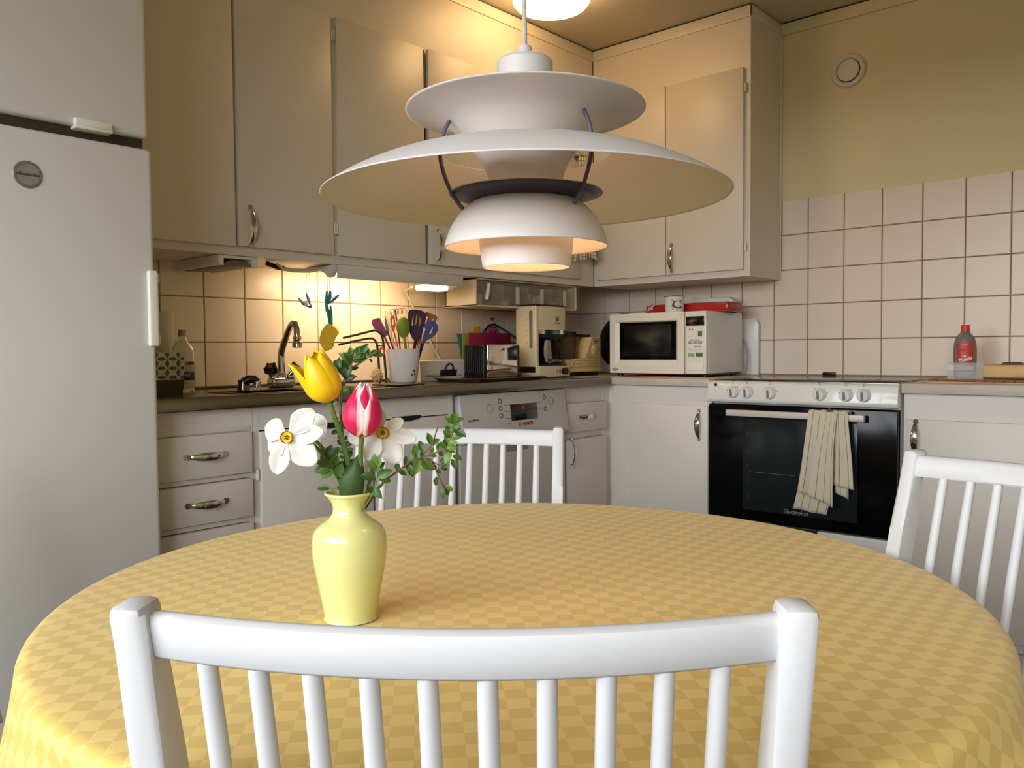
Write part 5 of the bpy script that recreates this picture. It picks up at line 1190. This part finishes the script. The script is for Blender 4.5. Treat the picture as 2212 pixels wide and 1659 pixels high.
narcissus('white narcissus at the left with yellow red-rimmed cup facing the room', q_(622, 945, -.05), (-.15, -1, .12),
          [(152, .0275, .0145, -.10, .0), (48, .0390, .0142, -.08, .15), (8, .0410, .0115, .12, .3), (-43, .0405, .0160, -.10, .1), (-110, .0405, .0128, -.05, .15), (-148, .0260, .0135, -.25, 0)],
          [q_(668, 955, -.02), q_(700, 985, -.01), q_(735, 1040, 0), q_(748, 1085, 0), q_(755, 1120, 0)])
narcissus('white narcissus turned away behind the left flower, petals peeping out', q_(668, 922, .01), (.3, 1, .35),
          [(100+20, .030, .011, .05, 0), (75, .024, .011, .1, 0), (10, .020, .012, 0, 0), (-30, .024, .012, 0, 0), (230, .02, .011, 0, 0), (190, .02, .011, 0, 0)],
          [q_(690, 960, .0), q_(722, 1010, .0), q_(745, 1070, .0), q_(757, 1120, 0)], corona=False)
narcissus('white narcissus behind the red tulip, petals hanging right and down', q_(826, 934, -.005), (.22, -1, -.05),
          [(108, .028, .0115, -.15, 0), (32, .0250, .0080, .2, .3), (-13, .0370, .0100, .15, .15), (-66, .0385, .0140, .05, .0), (-122, .0340, .0115, .1, .1), (190, .038, .0130, -.2, 0)],
          [q_(815, 965, .01), q_(806, 1005, .01), q_(794, 1060, .005), q_(780, 1120, 0)])
# leafy twigs ---------------------------------------------------------
Mlfs = [mat('leaf_green_a', (70, 104, 36), .42, var=.12, nscale=60), mat('leaf_green_b', (50, 80, 28), .42, var=.12, nscale=60), mat('leaf_green_c', (96, 128, 50), .42, var=.1, nscale=60)]
Mtwg = mat('twig_brown', (104, 82, 58), .6, var=.1)
def leaf_mesh(m):
    b = MB()
    def fn(u, v):
        t = (u-.5)*2; s = v; w_ = .30*(math.sin(PI*min(1, s*.93+.035))**.85)*(1-s**5*.35)*(1+.05*math.sin(s*34)); return Vector((s, t*w_, .10*abs(t)*w_/.3-.16*s*s+.03*math.sin(PI*s)))
    b.grid(fn, 4, 12); me = b.build('leaf', m, None, ang=180); d = me.data; bpy.data.objects.remove(me); return d
LM = [leaf_mesh(m) for m in Mlfs]
def leaf(parent, p, d, up, size, k):
    x = Vector(d).normalized(); z = Vector(up); z = (z-x*z.dot(x)).normalized(); y = z.cross(x)
    o = bpy.data.objects.new('leaf', LM[k]); C.objects.link(o); o.parent = parent
    o.matrix_local = Matrix.Translation(p) @ Matrix((x, y, z)).transposed().to_4x4() @ Matrix.Scale(size, 4)
    return o
def twig(label, pts, leaves, r=.0010, seed=1, m=None, extra=()):
    random.seed(seed); t = flower('leafy_twig', label, 'twig'); stem(t, [q_(*p) for p in pts], r, m or Mtwg, 'stem')
    for e in extra: stem(t, [q_(*p) for p in e], r*.75, m or Mtwg, 'side_stem')
    for (u, v, d, a, sz, k) in leaves:      # a: direction in the picture plane, degrees
        p = q_(u, v, d); dr = Vector((math.cos(R(a)), random.uniform(-.5, .5), math.sin(R(a)))); up = Vector((random.uniform(-.5, .5), -1, random.uniform(.1, .8)))
        leaf(t, p, dr, up, sz/1784, k)
    return t
def around(pts, n, spread, sz, d=0, seed=1, ks=(0, 1), a0=0):
    random.seed(seed); out = []
    for i in range(n):
        t = i/max(1, n-1)*(len(pts)-1); j = min(int(t), len(pts)-2); f_ = t-j; u = pts[j][0]*(1-f_)+pts[j+1][0]*f_; v = pts[j][1]*(1-f_)+pts[j+1][1]*f_
        al = math.degrees(math.atan2(-(pts[j+1][1]-pts[j][1]), pts[j+1][0]-pts[j][0]))
        for s in (-1, 1): out.append((u, v, d, al+s*spread*random.uniform(.6, 1.2)+a0, sz*random.uniform(.75, 1.15), random.choice(ks)))
    return out
twig('leafy twig rising behind the yellow tulip towards the dish rack', [(757, 1120, 0), (748, 1050, .02), (741, 960, .03), (733, 880, .03), (738, 835, .03), (752, 800, .03), (765, 775, .03), (775, 762, .03)],
     around([(741, 845), (752, 806), (762, 782)], 4, 55, 26, .03, 2)+[(762, 778, .03, 150, 34, 2), (762, 778, .03, 100, 30, 0), (764, 775, .03, 60, 34, 0), (765, 776, .03, 25, 34, 0), (778, 764, .03, 70, 24, 0), (780, 762, .03, 50, 26, 1), (762, 782, .03, 175, 30, 1), (748, 818, .03, 75, 38, 1), (742, 812, .03, 110, 34, 0), (740, 800, .03, 130, 36, 1), (733, 800, .03, 95, 30, 1), (733, 925, .03, 20, 26, 0),
      (735, 905, .03, 150, 20, 2), (732, 930, .03, 200, 20, 0), (729, 868, .03, 190, 30, 0), (722, 860, .03, 205, 24, 1), (703, 848, .03, 185, 34, 0), (780, 863, -.0, 130, 34, 1), (778, 866, .0, 60, 30, 0)], seed=3,
     extra=[[(752, 800, .03), (770, 790, .03), (788, 778, .03), (800, 768, .03), (812, 760, .03)]])
twig('fine leafy twig tip reaching right towards the orange clip', [(757, 1120, 0), (752, 1045, .03), (743, 960, .035), (737, 890, .035), (742, 838, .035), (758, 798, .035), (785, 780, .035), (806, 762, .035)],
     [(785, 778, .035, 85, 18, 1), (786, 776, .035, 60, 20, 0), (797, 776, .035, -40, 11, 1), (797, 772, .035, 30, 12, 1), (800, 769, .035, 110, 22, 2), (802, 767, .035, 5, 30, 0), (800, 768, .035, 40, 22, 0), (790, 771, .035, 70, 16, 1)], seed=4)
arc1 = [(805, 1070), (830, 1040), (860, 1018), (892, 995), (930, 982), (962, 968), (975, 940), (980, 915)]
twig('long leafy twig arching right across the far chair', [(775, 1125, 0), (800, 1072, -.01), (830, 1040, -.01), (860, 1018, -.01), (892, 995, 0), (930, 982, 0), (962, 968, 0), (974, 945, 0), (980, 915, 0)],
     around(arc1[2:6], 7, 60, 20, 0, 5, (0, 1))+around(arc1[5:], 6, 55, 24, 0, 6, (0, 2))+[(980, 915, 0, 80, 30, 0), (980, 918, 0, 40, 30, 2), (981, 926, 0, -30, 32, 1), (976, 924, 0, 170, 18, 1), (972, 962, 0, -100, 26, 0), (975, 975, 0, -120, 30, 2), (978, 985, 0, -20, 22, 0), (975, 992, 0, -60, 24, 0), (965, 990, 0, -110, 24, 1), (905, 992, 0, 110, 34, 0), (905, 992, 0, -100, 34, 2), (908, 994, 0, -35, 36, 0), (900, 1000, 0, 200, 30, 1), (888, 1005, 0, -90, 30, 1), (880, 1002, 0, -60, 26, 0), (930, 960, 0, 100, 26, 0), (932, 962, 0, 40, 24, 2), (915, 975, 0, 115, 26, 1)], seed=5, r=.0011,
     extra=[[(929, 995, 0), (940, 1012, 0), (952, 1040, 0), (962, 1062, 0)], [(900, 996, 0), (929, 995, 0), (948, 1005, 0), (962, 1003, 0)], [(905, 992, 0), (920, 975, 0), (934, 960, 0), (940, 940, 0), (946, 922, 0)]])
twig('short hanging sprig at the far right end of the arching twig', [(775, 1122, .01), (830, 1042, 0), (892, 997, .006), (929, 993, .006), (940, 1012, .006), (952, 1040, .006), (962, 1055, .006)],
     [(958, 1050, .006, -60, 26, 0), (960, 1052, .006, -100, 26, 1), (962, 1050, .006, -30, 20, 2), (946, 1030, .006, -110, 24, 1), (952, 1010, .006, -20, 16, 1), (947, 1010, .006, -80, 16, 0), (932, 1003, .006, -50, 18, 1), (952, 1000, .006, 60, 14, 0)], seed=6)
twig('leafy sprig low at the right of the vase mouth', [(772, 1120, -.01), (800, 1075, -.02), (812, 1045, -.02), (815, 1015, -.02), (813, 1000, -.02)],
     [(813, 1008, -.02, 100, 28, 0), (814, 1010, -.02, 70, 28, 2), (812, 1015, -.02, 130, 24, 0), (815, 1022, -.02, 60, 28, 1), (816, 1030, -.02, 25, 34, 0), (812, 1035, -.02, 160, 34, 1), (812, 1030, -.02, 190, 24, 0), (806, 1065, -.02, 120, 24, 1), (808, 1052, -.02, -55, 30, 1), (818, 1035, -.02, -10, 28, 0), (822, 1020, -.02, 80, 18, 1)], seed=7, m=Mgs1)
twig('leafy sprig low at the left of the vase mouth', [(760, 1120, 0), (742, 1070, -.01), (728, 1035, -.01), (715, 1010, -.01), (700, 985, -.01)],
     [(712, 1005, -.01, 160, 30, 0), (712, 1002, -.01, 130, 34, 1), (706, 992, -.01, 80, 36, 0), (710, 1000, -.01, 60, 40, 1), (720, 1010, -.01, 75, 34, 0), (722, 1015, -.01, 120, 30, 1), (716, 1010, -.01, 190, 38, 0), (722, 1020, -.01, 200, 34, 2), (730, 1030, -.01, 70, 34, 0), (733, 1040, -.01, 30, 26, 1), (712, 1055, -.01, 175, 28, 1), (728, 1050, -.01, -50, 12, 1), (725, 1010, -.01, 20, 28, 1), (700, 985, -.01, 110, 24, 0)], seed=8, m=Mgs1, extra=[[(742, 1070, -.01), (735, 1058, -.01), (712, 1055, -.01)]])
twig('leafy sprig in the middle behind the yellow tulip stem', [(762, 1120, .01), (756, 1050, .02), (750, 990, .02), (744, 950, .02)],
     around([(756, 1030), (750, 990), (744, 950)], 7, 60, 24, .02, 9, (0, 1)), seed=9, m=Mgs1)
